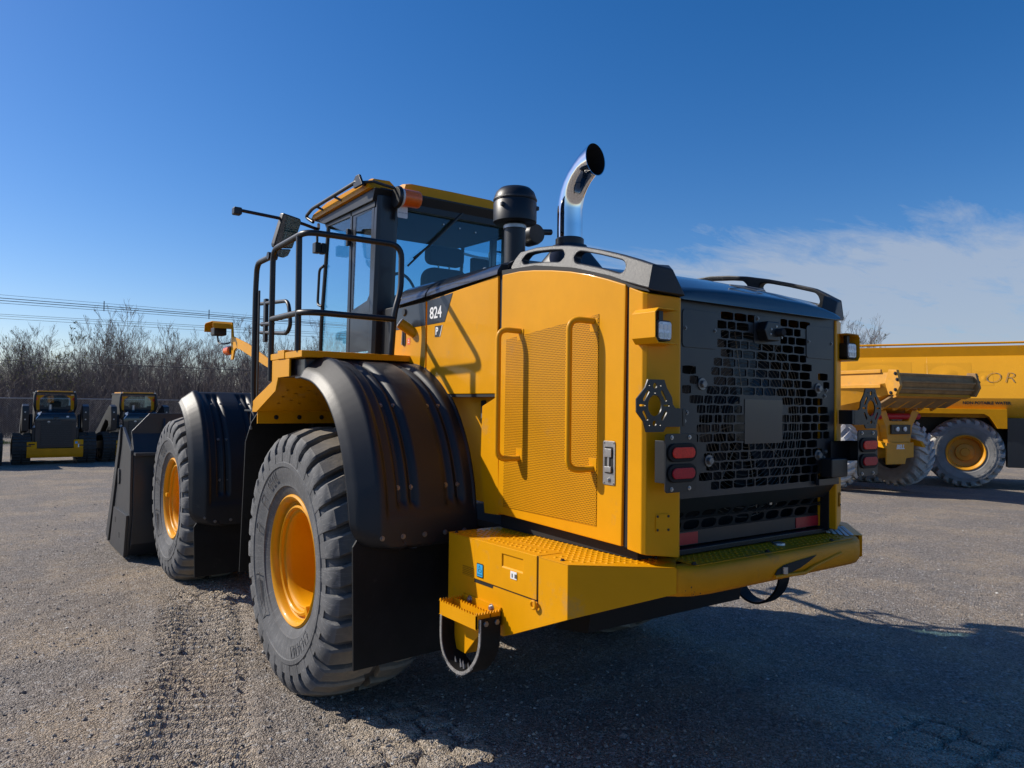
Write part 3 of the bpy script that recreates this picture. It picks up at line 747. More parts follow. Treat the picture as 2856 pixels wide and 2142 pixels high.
# corner post (chamfered)
def post(mirror):
    p = [(-.80, -2.288), (-.80, -2.368), (-.788, -2.386), (-.645, -2.432), (-.632, -2.428), (-.612, -2.30)]
    mb = MB(); n = len(p)
    zt = [2.272, 2.240, 2.236, 2.226, 2.226, 2.262]; zb = [1.166, 1.158, 1.156, 1.138, 1.138, 1.150]
    mb.v = [(x, y, z) for (x, y), z in zip(p, zb)] + [(x, y, z) for (x, y), z in zip(p, zt)]
    mb.f = [tuple(range(n - 1, -1, -1)), tuple(range(n, 2 * n))] + [(i, (i + 1) % n, n + (i + 1) % n, n + i) for i in range(n)]
    if mirror:
        mb = mb.mirrored(); ny_ = dict(zip([round(q[1], 3) for q in p], [-2.25, -2.300, -2.314, -2.392, -2.392, -2.30])); mb.v = [(x - (.03 if abs(x) < .70 else .005), ny_[round(y, 3)], z) for x, y, z in mb.v]
    return obj('corner_post', mb, Yl, L, bevel=.004)
for mir in (False, True):
    po = post(mir); s = 1 if mir else -1
    # bolted access cover low on the chamfer
    nrm = Vector((s * .305, -.952, 0)); tv = Vector((-s * .952, -.305, 0)); c0 = Vector((s * .717, -2.4105, 1.285))
    if mir: nrm, tv, c0 = Vector((.48, -.877, 0)), Vector((-.877, -.48, 0)), Vector((.70, -2.3545, 1.285))
    mb = MB(); pl = rrect(-.033, .033, -.037, .037, .005, 3); k = len(pl)
    mb.v = [tuple(c0 + tv * a + Vector((0, 0, b)) + nrm * .0005) for a, b in pl] + [tuple(c0 + tv * a + Vector((0, 0, b)) + nrm * .003) for a, b in pl]
    mb.f = [tuple(range(k - 1, -1, -1)), tuple(range(k, 2 * k))] + [(i, (i + 1) % k, k + (i + 1) % k, k + i) for i in range(k)]
    cv_ = obj('access_cover', mb, Yl, po)
    for a in (-.025, .025):
        for b in (-.028, .028): bolt(cv_, c0 + tv * a + Vector((0, 0, b)) + nrm * .003, nrm, .0035, BOLTK)
    # work lamp in its yellow hood
    x0, x1 = (-.838, -.700); y0, y1 = (-2.475, -2.345) if not mir else (-2.405, -2.275)
    if mir: x0, x1 = -.815, -.690
    hd = MB(); out = [(x1, 2.166), (x0 + .02, 2.166), (x0, 2.148), (x0, 2.045), (x0 + .02, 2.022), (x1, 2.022)]
    inn = [(x1, 2.161), (x0 + .022, 2.161), (x0 + .005, 2.146), (x0 + .005, 2.047), (x0 + .022, 2.027), (x1, 2.027)]
    hd.prism('y', out + inn[::-1], y0, y1)
    if mir: hd = hd.mirrored()
    h = obj('lamp_hood', hd, Yl, L, bevel=.0015)
    lc = s * (.772 if not mir else .752)
    obj('lamp_body', MB().prism('y', rrect(lc - .043, lc + .043, 2.034, 2.118, .014), y0 + .012, y0 + .065), Bk, h, bevel=.003)
    le = obj('lamp_lens', MB().prism('y', rrect(lc - .037, lc + .037, 2.040, 2.112, .012), y0 + .006, y0 + .013), M['lamp'], h, bevel=.002)
    for rr in (2.058, 2.092):
        for cc in (-.024, 0, .024): obj('lamp_cell', MB().prism('y', rrect(lc + cc - .009, lc + cc + .009, rr - .011, rr + .008, .003, 2), y0 + .0045, y0 + .0062), M['whitepaint'] if rr > 2.07 else M['steel'], h)
    obj('lamp_bracket', MB().box(lc - .012, lc + .012, y0 + .03, y0 + .05, 2.118, 2.158), Bk, h)
    bolt(h, (lc - .0, y0 + .05, 2.166), (0, 0, 1), .006, BOLTB)
# rear side apertures behind the posts
both('rear_inner_wall', MB().box(-.60, -.585, -2.36, -1.4, 1.13, 2.2), M['dark'])

# ---- hood rails (openwork fins)
def rail_poly():
    up = [(-1.330, 2.475), (-1.352, 2.545), (-1.385, 2.578), (-1.52, 2.580), (-1.66, 2.566), (-1.79, 2.545), (-1.93, 2.512), (-2.05, 2.478), (-2.17, 2.440), (-2.29, 2.398), (-2.40, 2.356)]
    lo = [(-2.40, 2.256), (-2.30, 2.288), (-2.19, 2.322), (-2.06, 2.364), (-1.93, 2.400), (-1.80, 2.428), (-1.66, 2.452), (-1.50, 2.466), (-1.42, 2.468)]
    return up, lo
def rail(mirror):
    # built as a strip of cells so that the two openings are real holes
    ys = [-1.332, -1.36, -1.40, -1.44, -1.475, -1.60, -1.72, -1.765, -1.79, -1.815, -1.845, -1.87, -1.91, -1.99, -2.08, -2.15, -2.20, -2.235, -2.26, -2.33, -2.40]
    U = lambda y: float(np.interp(-y, [1.332, 1.352, 1.385, 1.52, 1.66, 1.79, 1.93, 2.05, 2.17, 2.29, 2.40], [2.490, 2.545, 2.578, 2.580, 2.566, 2.545, 2.512, 2.478, 2.440, 2.398, 2.356]))
    Lw = lambda y: float(np.interp(-y, [1.332, 1.42, 1.50, 1.66, 1.80, 1.93, 2.06, 2.19, 2.30, 2.40], [2.462, 2.468, 2.464, 2.448, 2.424, 2.396, 2.360, 2.318, 2.284, 2.252]))
    def hole(y):
        for a, b in ((1.425, 1.775), (1.860, 2.240)):
            t = (-y - a) / (b - a)
            if 0 < t < 1:
                e = min(1, min(t, 1 - t) * 9); e = math.sqrt(max(0, 1 - (1 - e) ** 2))
                m_ = (U(y) + Lw(y)) / 2 + .004; hh = (U(y) - Lw(y)) * .25 * e
                return m_ - hh, m_ + hh
        return None
    ysf = sorted(set([round(-1.332 - i * .0107, 4) for i in range(101)]), reverse=True)
    mb = MB()
    def P(y, z, inner):  # the fin leans in towards the top
        lean = (z - 2.28) * .33
        return (-.803 + max(0, lean) + (.05 if inner else 0) * 1.0, y, z)
    def slab(y0, y1, a0, b0, a1, b1):
        pts = [P(y0, a0, 0), P(y0, b0, 0), P(y1, b1, 0), P(y1, a1, 0), P(y0, a0, 1), P(y0, b0, 1), P(y1, b1, 1), P(y1, a1, 1)]
        mb.add(pts, [(0, 1, 2, 3), (7, 6, 5, 4), (1, 5, 6, 2), (0, 3, 7, 4)])
        return
    prev = None
    for y0, y1 in zip(ysf, ysf[1:]):
        h0, h1 = hole(y0), hole(y1)
        if h0 is None and h1 is None: slab(y0, y1, Lw(y0), U(y0), Lw(y1), U(y1))
        else:
            m0 = h0 or ((U(y0) + Lw(y0)) / 2 + .004,) * 2; m1 = h1 or ((U(y1) + Lw(y1)) / 2 + .004,) * 2
            slab(y0, y1, Lw(y0), m0[0], Lw(y1), m1[0]); slab(y0, y1, m0[1], U(y0), m1[1], U(y1))
    y = ysf[0]; mb.add([P(y, Lw(y), 0), P(y, U(y), 0), P(y, U(y), 1), P(y, Lw(y), 1)], [(0, 1, 2, 3)])
    # rear cap: wraps round the corner of the hood
    y = -2.40; a = (P(y, Lw(y), 0), P(y, U(y), 0))
    q = [(-.803, -2.40, 2.252), P(-2.40, U(-2.40), 0), (-.735, -2.472, 2.330), (-.640, -2.500, 2.222), (-.765, -2.432, 2.236)]
    inn = [(-.60, -2.38, 2.242), (-.66, -2.38, 2.372)]
    mb.add([(-.803, -2.40, 2.250), a[1], (-.700, -2.442, 2.338), (-.640, -2.462, 2.230), (-.785, -2.410, 2.242), (-.60, -2.37, 2.230), (-.64, -2.37, 2.372)],
           [(0, 1, 2, 4), (4, 2, 3), (1, 6, 2), (2, 6, 5, 3), (0, 4, 3, 5)])
    if mirror:
        mb = mb.mirrored(); mb.v = [(x, y if y > -2.2 else -2.2 + (y + 2.2) * .60, z) for x, y, z in mb.v]
    me = mesh_of('hood_rail', mb, smooth=40)
    bm = bmesh.new(); bm.from_mesh(me); bmesh.ops.remove_doubles(bm, verts=bm.verts, dist=.0008); bmesh.ops.recalc_face_normals(bm, faces=bm.faces); bm.to_mesh(me); bm.free()
    me.shade_smooth(); me.set_sharp_from_angle(angle=R(50))
    o = obj('hood_rail', me, M['railgrey'], L)
    md = o.modifiers.new('edges', 'BEVEL'); md.width = .007; md.segments = 3; md.limit_method = 'ANGLE'; md.angle_limit = R(45)
rail(False); rail(True)
# dark gasket under the rail, hood top skin and its rear lip
ht = []
for y, z in ((-1.335, 2.50), (-1.55, 2.49), (-1.80, 2.455), (-2.05, 2.40), (-2.25, 2.34), (-2.37, 2.290), (-2.412, 2.272), (-2.420, 2.258)):
    e = max(0, min(1, (-y - 2.20) / .24)); xr = .775 - .19 * e; xl = .775 - .10 * e; dz = .075 - .045 * e
    ht.append([(-xl, y, z - .045 + .02 * e), (-xl + .055, y, z - .018 + .006 * e), (-.60 * xl / .775, y, z), (-.3, y, z + .012), (0, y, z + .016), (.3, y, z + .012), (.60 * xr / .775, y, z), (xr - .055, y, z - .018 + .006 * e), (xr, y, z - .045 + .02 * e), (xr - .075, y, z - dz), (-xl + .075, y, z - dz)])
obj('hood_top', MB().loft(ht), M['hoodtop'], L, smooth=50)
for s_, yc in ((-1, -9), (1, -2.27)):
    gk = [(max(y, yc), z) for y, z in [(-1.34, 2.475), (-1.62, 2.462), (-1.90, 2.412), (-2.15, 2.342), (-2.38, 2.262), (-2.40, 2.24), (-2.15, 2.31), (-1.90, 2.378), (-1.62, 2.425), (-1.34, 2.440)]]
    if s_ > 0: gk = [(-1.34, 2.475), (-1.62, 2.462), (-1.90, 2.412), (-2.15, 2.342), (-2.25, 2.308), (-2.25, 2.28), (-2.15, 2.31), (-1.90, 2.378), (-1.62, 2.425), (-1.34, 2.440)]
    obj('rail_gasket', MB().prism('x', gk, *sorted((s_ * .792, s_ * .72))), M['seam'], L)
# engine badge outline on the hood top
bd = MB().tube([(-.12, -2.28, 2.352), (.10, -2.20, 2.378), (.16, -2.27, 2.358), (.02, -2.33, 2.334), (-.12, -2.28, 2.352)], .004, 6)
obj('hood_top_strip', bd, M['steel'], L)

# ---- rear grille: a plate pierced by rows of brick-shaped openings
GYP = -2.385
PITCH_Z = .0425
def grille_plate():
    mb = MB()
    x0, x1, zt, zb = -.612, .612, 2.228, 1.372
    rows = 19; ztop = 2.204
    def solid(xa, xb, za, zb_):
        xm, zm = (xa + xb) / 2, (za + zb_) / 2
        if xa < -.585 or xb > .585: return True
        if -.150 < xm < .148 and 1.598 < zm < 1.806: return True
        if -.085 < xm < .125 and zm > 2.07: return True
        if xm < -.335 and zm > 1.985: return True
        if xm > .335 and zm > 2.0: return True
        if xm > .395 and 1.93 < zm <= 2.0: return True
        if xm < -.395 and 1.955 < zm: return True
        if -.475 < xm < -.385 and 1.82 < zm < 1.96: return True
        if xm > .40 and 1.81 < zm < 1.93 and not (.46 < xm < .53 and zm > 1.86): return True
        if xm < -.50 and 1.60 < zm < 1.82: return True
        if xm < -.43 and 1.37 < zm < 1.62: return True
        if xm > .45 and 1.42 < zm < 1.60: return True
        return False
    bars_z = [ztop - i * PITCH_Z for i in range(rows + 1)]
    def quad(xa, xb, za, zb_):   # full cell
        mb.box(xa, xb, GYP, GYP + .008, za, zb_)
    def cell(xa, xb, za, zb_):
        # opening with bowed long sides and rounded ends
        m_ = .0036; a, b = xa + m_, xb - m_; h = (zb_ - za) / 2 - .0026; zc_ = (za + zb_) / 2; w = (b - a) / 2; xc = (a + b) / 2
        hole = []; outer = []
        N_ = 6
        for i in range(N_ + 1):
            t = -1 + 2 * i / N_; hole.append((xc + w * t * .95, zc_ + h * (1 - .15 * t * t))); outer.append((xc + (xb - xc) * t, zb_))
        hole.append((b, zc_ + h * .66)); outer.append((xb, zc_ + h * .66)); hole.append((b, zc_ - h * .66)); outer.append((xb, zc_ - h * .66))
        for i in range(N_ + 1):
            t = 1 - 2 * i / N_; hole.append((xc + w * t * .95, zc_ - h * (1 - .15 * t * t))); outer.append((xc + (xb - xc) * t, za))
        hole.append((a, zc_ - h * .66)); outer.append((xa, zc_ - h * .66)); hole.append((a, zc_ + h * .66)); outer.append((xa, zc_ + h * .66))
        n = len(hole); o = len(mb.v)
        mb.v += [(x, GYP, z) for x, z in outer] + [(x, GYP, z) for x, z in hole] + [(x, GYP + .008, z) for x, z in hole]
        for i in range(n):
            j = (i + 1) % n
            mb.f.append((o + i, o + j, o + n + j, o + n + i)); mb.f.append((o + n + i, o + n + j, o + 2 * n + j, o + 2 * n + i))
    quad(x0, x1, bars_z[0], zt)
    for k in range(rows):
        zb_, za = bars_z[k], bars_z[k + 1]
        if za < zb: za = zb
        off = .0 if k % 2 else .048
        xs = [x0]; x = -.575 + off - .05
        widths = [.096, .096, .064] ; i = k % 3
        while x < x1 - .03:
            if x > x0 + .03: xs.append(x)
            x += widths[i % 3]; i += 1
        xs.append(x1)
        for xa, xb in zip(xs, xs[1:]):
            (quad if solid(xa, xb, za, zb_) else cell)(xa, xb, za, zb_)
    quad(x0, x1, zb, bars_z[rows]) if bars_z[rows] > zb + .001 else None
    return mb
gr = obj('grille', grille_plate(), M['grille'], L, smooth=0, fix=False)
# folded skirt under the grille with one row of slots and red tape
sk = MB(); sk.prism('x', [(-2.385, 1.373), (-2.377, 1.373), (-2.338, 1.315), (-2.345, 1.312)], -.60, .60)
obj('grille_skirt', sk, M['grille'], L)
sk2 = MB(); x = -.60
rows = [(1.312, 1.272), (1.272, 1.212)]
def slot_row(mb, x0, x1, za, zb_, y0, y1, n, m_=.010):
    W = (x1 - x0) / n
    for i in range(n):
        a, b = x0 + i * W, x0 + (i + 1) * W; xc = (a + b) / 2; w = W / 2 - m_; zc_ = (za + zb_) / 2; h = (zb_ - za) / 2 - .006
        hole, outer = [], []
        for k in range(16):
            an = 2 * math.pi * k / 16; c_, s_ = math.cos(an), math.sin(an); e = .55
            hole.append((xc + w * math.copysign(abs(c_) ** e, c_), zc_ + h * math.copysign(abs(s_) ** (e + .2), s_)))
            mm = max(abs(c_), abs(s_)); outer.append((xc + W / 2 * c_ / mm, zc_ + (zb_ - za) / 2 * s_ / mm))
        o = len(mb.v); Yz = lambda z: y0 + (y1 - y0) * (z - za) / (zb_ - za)
        mb.v += [(p, Yz(z), z) for p, z in outer] + [(p, Yz(z), z) for p, z in hole] + [(p, Yz(z) + .008, z) for p, z in hole]
        for k in range(16):
            j = (k + 1) % 16; mb.f.append((o + k, o + j, o + 16 + j, o + 16 + k)); mb.f.append((o + 16 + k, o + 16 + j, o + 32 + j, o + 32 + k))
slot_row(sk2, -.60, .60, 1.270, 1.312, -2.315, -2.345, 11)
slot_row(sk2, -.60, .60, 1.212, 1.268, -2.300, -2.315, 10, .008)
sk2.box(-.60, .60, -2.302, -2.292, 1.150, 1.2115)
lp = obj('lower_grille', sk2, M['grille'], L, smooth=0, fix=False)
for a, b in ((-.60, -.372), (.384, .596)):
    obj('red_reflector', MB().box(a, b, -2.3055, -2.3025, 1.154, 1.206), M['redtape'], lp)
obj('sill_bar', MB().box(-.60, .60, -2.34, -2.28, 1.118, 1.142), Bk, L, bevel=.004)
# raised plates and fittings on the grille
for a, b, za, zb_ in ((-.577, -.345, 2.025, 2.190), (.345, .585, 2.02, 2.185)):
    pl = obj('cover_plate', MB().prism('y', rrect(a, b, za, zb_, .018), GYP - .004, GYP - .0005), M['grille'], gr, bevel=.0015)
    bolt(pl, (a + .018, GYP - .004, (za + zb_) / 2), (0, -1, 0), .006); bolt(pl, (b - .018, GYP - .004, (za + zb_) / 2), (0, -1, 0), .006)
cp = obj('camera_plate', MB().prism('y', rrect(-.080, .125, 2.068, 2.202, .008), GYP - .0045, GYP - .0006), M['grille'], gr, bevel=.0015)
bolt(cp, (-.055, GYP - .0045, 2.186), (0, -1, 0), .0065)
cb_ = MB().prism('y', [(-.070, 2.13), (-.045, 2.172), (.045, 2.172), (.075, 2.140), (.045, 2.082), (-.045, 2.082)], GYP - .055, GYP - .0046)
cbo = obj('rear_camera', cb_, Bk, cp, bevel=.006)
obj('camera_lens', MB().lathe([(0, -.085), (.017, -.085), (.020, -.075), (.020, -.04)], (.035, GYP + .0, 2.122), 'y', 20), M['dark'], cbo)
for x, z in ((-.02, 2.135), (-.025, 2.112), (.02, 2.15), (.062, 2.10)): bolt(cbo, (x, GYP - .055, z), (0, -1, 0), .0035, BOLTB)
for x, z in ((-.447, 1.868), (.447, 1.868), (.447, 1.53), (-.40, 1.53)):
    b_ = bolt(gr, (x, GYP - .001, z), (0, -1, 0), .0175, BOLT, 'grille_bolt')
for x, z in ((-.545, 1.742), (-.56, 1.706), (.525, 1.86), (.51, 1.83), (.52, 1.545), (.47, 1.515), (.50, 1.515)): bolt(gr, (x, GYP - .001, z), (0, -1, 0), .007)
obj('centre_plate', MB().prism('y', rrect(-.147, .145, 1.598, 1.806, .004), GYP - .003, GYP - .0006), M['charcoal'], gr, bevel=.001)
# things behind the grille: wire guard, fan, cooler core
gd = MB()
for i in range(17):
    r_ = .105 + i * .0225
    gd.tube([(.02 + r_ * math.cos(2 * math.pi * k / 56), -2.272, 1.70 + r_ * math.sin(2 * math.pi * k / 56)) for k in range(56)], .0016, 4, closed=True)
for k in range(8):
    a = math.pi * k / 4 + .2
    gd.tube([(.02 + .09 * math.cos(a), -2.268, 1.70 + .09 * math.sin(a)), (.02 + .47 * math.cos(a), -2.268, 1.70 + .47 * math.sin(a))], .003, 5)
obj('fan_guard', gd, M['wire'], L, smooth=60)
fan = MB().lathe([(0, -2.235), (.10, -2.235), (.11, -2.22), (.11, -2.16)], (.02, 0, 1.70), 'y', 24)
for k in range(9):
    a = 2 * math.pi * k / 9; ca, sa = math.cos(a), math.sin(a)
    q = []
    for rr, w in ((.10, .045), (.25, .075), (.42, .085)):
        for e in (-1, 1): q.append((.02 + rr * ca - e * w * sa, -2.21 + e * .022, 1.70 + rr * sa + e * w * ca))
    fan.add(q, [(0, 1, 3, 2), (2, 3, 5, 4)])
obj('cooling_fan', fan, M['charcoal'], L)
obj('cooler_core', MB().box(-.58, .58, -2.12, -2.08, 1.13, 2.22), M['dark'], L)
for x, z in ((-.40, 1.325), (.20, 1.30)): obj('guard_clip', MB().box(x - .03, x + .03, -2.30, -2.285, z - .015, z + .018), M['steel'], L, bevel=.003)

# ---- folded steel brackets (pierced) and tail lamp plates
def pierced(name, outline, holes, y0, th, m, parent):
    """flat plate with real holes, triangulated"""
    bm = bmesh.new()
    loops = [outline] + holes; edges = []
    for lp_ in loops:
        vs_ = [bm.verts.new((x, y0, z)) for x, z in lp_]
        edges += [bm.edges.new((vs_[i], vs_[(i + 1) % len(vs_)])) for i in range(len(vs_))]
    bmesh.ops.triangle_fill(bm, use_beauty=True, use_dissolve=False, edges=edges, normal=(0, -1, 0))
    ret = bmesh.ops.extrude_face_region(bm, geom=bm.faces[:])
    for v_ in ret['geom']:
        if isinstance(v_, bmesh.types.BMVert): v_.co.y += th
    bmesh.ops.recalc_face_normals(bm, faces=bm.faces)
    me = bpy.data.meshes.new(name); bm.to_mesh(me); bm.free(); me.materials.append(m); me.shade_smooth(); me.set_sharp_from_angle(angle=R(30))
    o = bpy.data.objects.new(name, me); col.objects.link(o); o.parent = parent; return o
def ell(cx, cz, rx, rz, n=20, rot=0):
    c_, s_ = math.cos(rot), math.sin(rot)
    return [(cx + rx * math.cos(2 * math.pi * k / n) * c_ - rz * math.sin(2 * math.pi * k / n) * s_, cz + rx * math.cos(2 * math.pi * k / n) * s_ + rz * math.sin(2 * math.pi * k / n) * c_) for k in range(n)]
def slot(cx, cz, l_, w, rot):
    out = []
    for sgn in (1, -1):
        for j in range(5):
            a = -math.pi / 2 + math.pi * j / 4
            out.append((sgn * l_ + w * math.cos(a) * sgn, sgn * w * math.sin(a)))
    c_, s_ = math.cos(rot), math.sin(rot)
    return [(cx + x * c_ - z * s_, cz + x * s_ + z * c_) for x, z in out]
for mir in (False, True):
    s = 1 if mir else -1; cx = -.822; cz = 1.770; f = lambda P: [(-x, z) for x, z in P] if mir else P
    ol = [(-.862, 1.875), (-.768, 1.876), (-.752, 1.842), (-.722, 1.806), (-.716, 1.775), (-.700, 1.760), (-.655, 1.760), (-.655, 1.684), (-.756, 1.684), (-.772, 1.664), (-.870, 1.664), (-.886, 1.706), (-.925, 1.744), (-.926, 1.796), (-.878, 1.842)]
    hs = [ell(cx, cz, .040, .043), ell(cx, 1.850, .0115, .012, 12), ell(cx - .002, 1.699, .0115, .012, 12),
          slot(-.872, 1.810, .020, .0068, R(55)), slot(-.770, 1.810, .020, .0068, R(-55)), slot(-.876, 1.730, .017, .0068, R(-55)), slot(-.768, 1.730, .017, .0068, R(55)),
          slot(-.893, 1.771, .014, .0038, 0), slot(-.754, 1.771, .014, .0038, 0)]
    hs += [ell(-.855, 1.852, .004, .004, 8), ell(-.789, 1.852, .004, .004, 8), ell(-.853, 1.692, .004, .004, 8), ell(-.790, 1.692, .004, .004, 8), ell(-.822, 1.822, .004, .004, 8)]
    br = pierced('mounting_bracket', f(ol), [f(h) for h in hs], -2.462, .006, Bk, L)
    obj('bracket_flange', MB().box(min(s * .640, s * .662), max(s * .640, s * .662), -2.462, GYP, 1.686, 1.760), Bk, br, bevel=.003)
    # tail lamps
    tx = s * .712; ty = -2.505
    tp = obj('tail_lamp_plate', MB().prism('y', rrect(tx - .094, tx + .094, 1.422, 1.658, .014), ty, ty + .006), Bk, L, bevel=.0015)
    # side gusset and arm back to the machine
    obj('lamp_gusset', MB().box(min(tx + s * .094, tx + s * .088), max(tx + s * .094, tx + s * .088), ty + .006, ty + .058, 1.46, 1.63), Bk, tp, bevel=.002)
    xa_, xb_ = sorted((s * .53, tx)); xc_, xd_ = sorted((tx - s * .01, tx))
    obj('lamp_arm', MB().prism('z', [(xa_, -2.412), (xb_, -2.412), (xb_, ty + .006), (xb_ - .010, ty + .006), (xb_ - .010, -2.402), (xa_, -2.402)] if s > 0 else [(xb_, -2.412), (xa_, -2.412), (xa_, ty + .006), (xa_ + .010, ty + .006), (xa_ + .010, -2.402), (xb_, -2.402)], 1.50, 1.60), Bk, tp, bevel=.002)
    for zc_, lm in ((1.582, 'redlens'), (1.499, 'redlens2')):
        gm = obj('rubber_grommet', MB().prism('y', rrect(tx - .088 + .004, tx + .088 - .004, zc_ - .037, zc_ + .037, .036, 8), ty - .010, ty - .0005), M['rubber'], tp, bevel=.004)
        obj('red_lens', MB().prism('y', rrect(tx - .066, tx + .066, zc_ - .022, zc_ + .022, .0215, 8), ty - .0175, ty - .010), M[lm], tp, bevel=.003)
    for dx in (-.058, .048):
        for z in (1.643, 1.436): bolt(tp, (tx + dx, ty, z), (0, -1, 0), .006, BOLTB)
obj('horn_box', MB().box(.44, .585, -2.47, -2.405, 1.42, 1.515), Bk, L, bevel=.008)
obj('horn_bracket', MB().box(.42, .60, -2.412, -2.392, 1.378, 1.41), M['charcoal'], L, bevel=.002)

# ---- counterweight deck
ZD = 1.113
def pyramid_mesh():
    return MB().add([(-1, -1, 0), (1, -1, 0), (1, 1, 0), (-1, 1, 0), (-.25, -.25, .42), (.25, -.25, .42), (.25, .25, .42), (-.25, .25, .42)], [(0, 1, 5, 4), (1, 2, 6, 5), (2, 3, 7, 6), (3, 0, 4, 7), (4, 5, 6, 7)])
def inside(p, poly):
    x, y = p; c_ = False; n = len(poly)
    for i in range(n):
        x1, y1 = poly[i]; x2, y2 = poly[(i + 1) % n]
        if (y1 > y) != (y2 > y) and x < (x2 - x1) * (y - y1) / (y2 - y1) + x1: c_ = not c_
    return c_
def studs(poly, z, pitch=.035, r=.0092, skip=None, inset=.018):
    mb = MB(); base = pyramid_mesh(); xs = [p[0] for p in poly]; ys = [p[1] for p in poly]; row = 0
    y = min(ys)
    while y < max(ys):
        x = min(xs)
        while x < max(xs):
            if all(inside((x + dx, y + dy), poly) for dx in (-inset, inset) for dy in (-inset, inset)) and not (skip and skip(x, y)):
                mb.add([(x + a * r, y + b * r, z + c * r) for a, b, c in base.v], base.f)
            x += pitch
        y += pitch; row += 1
    return mb
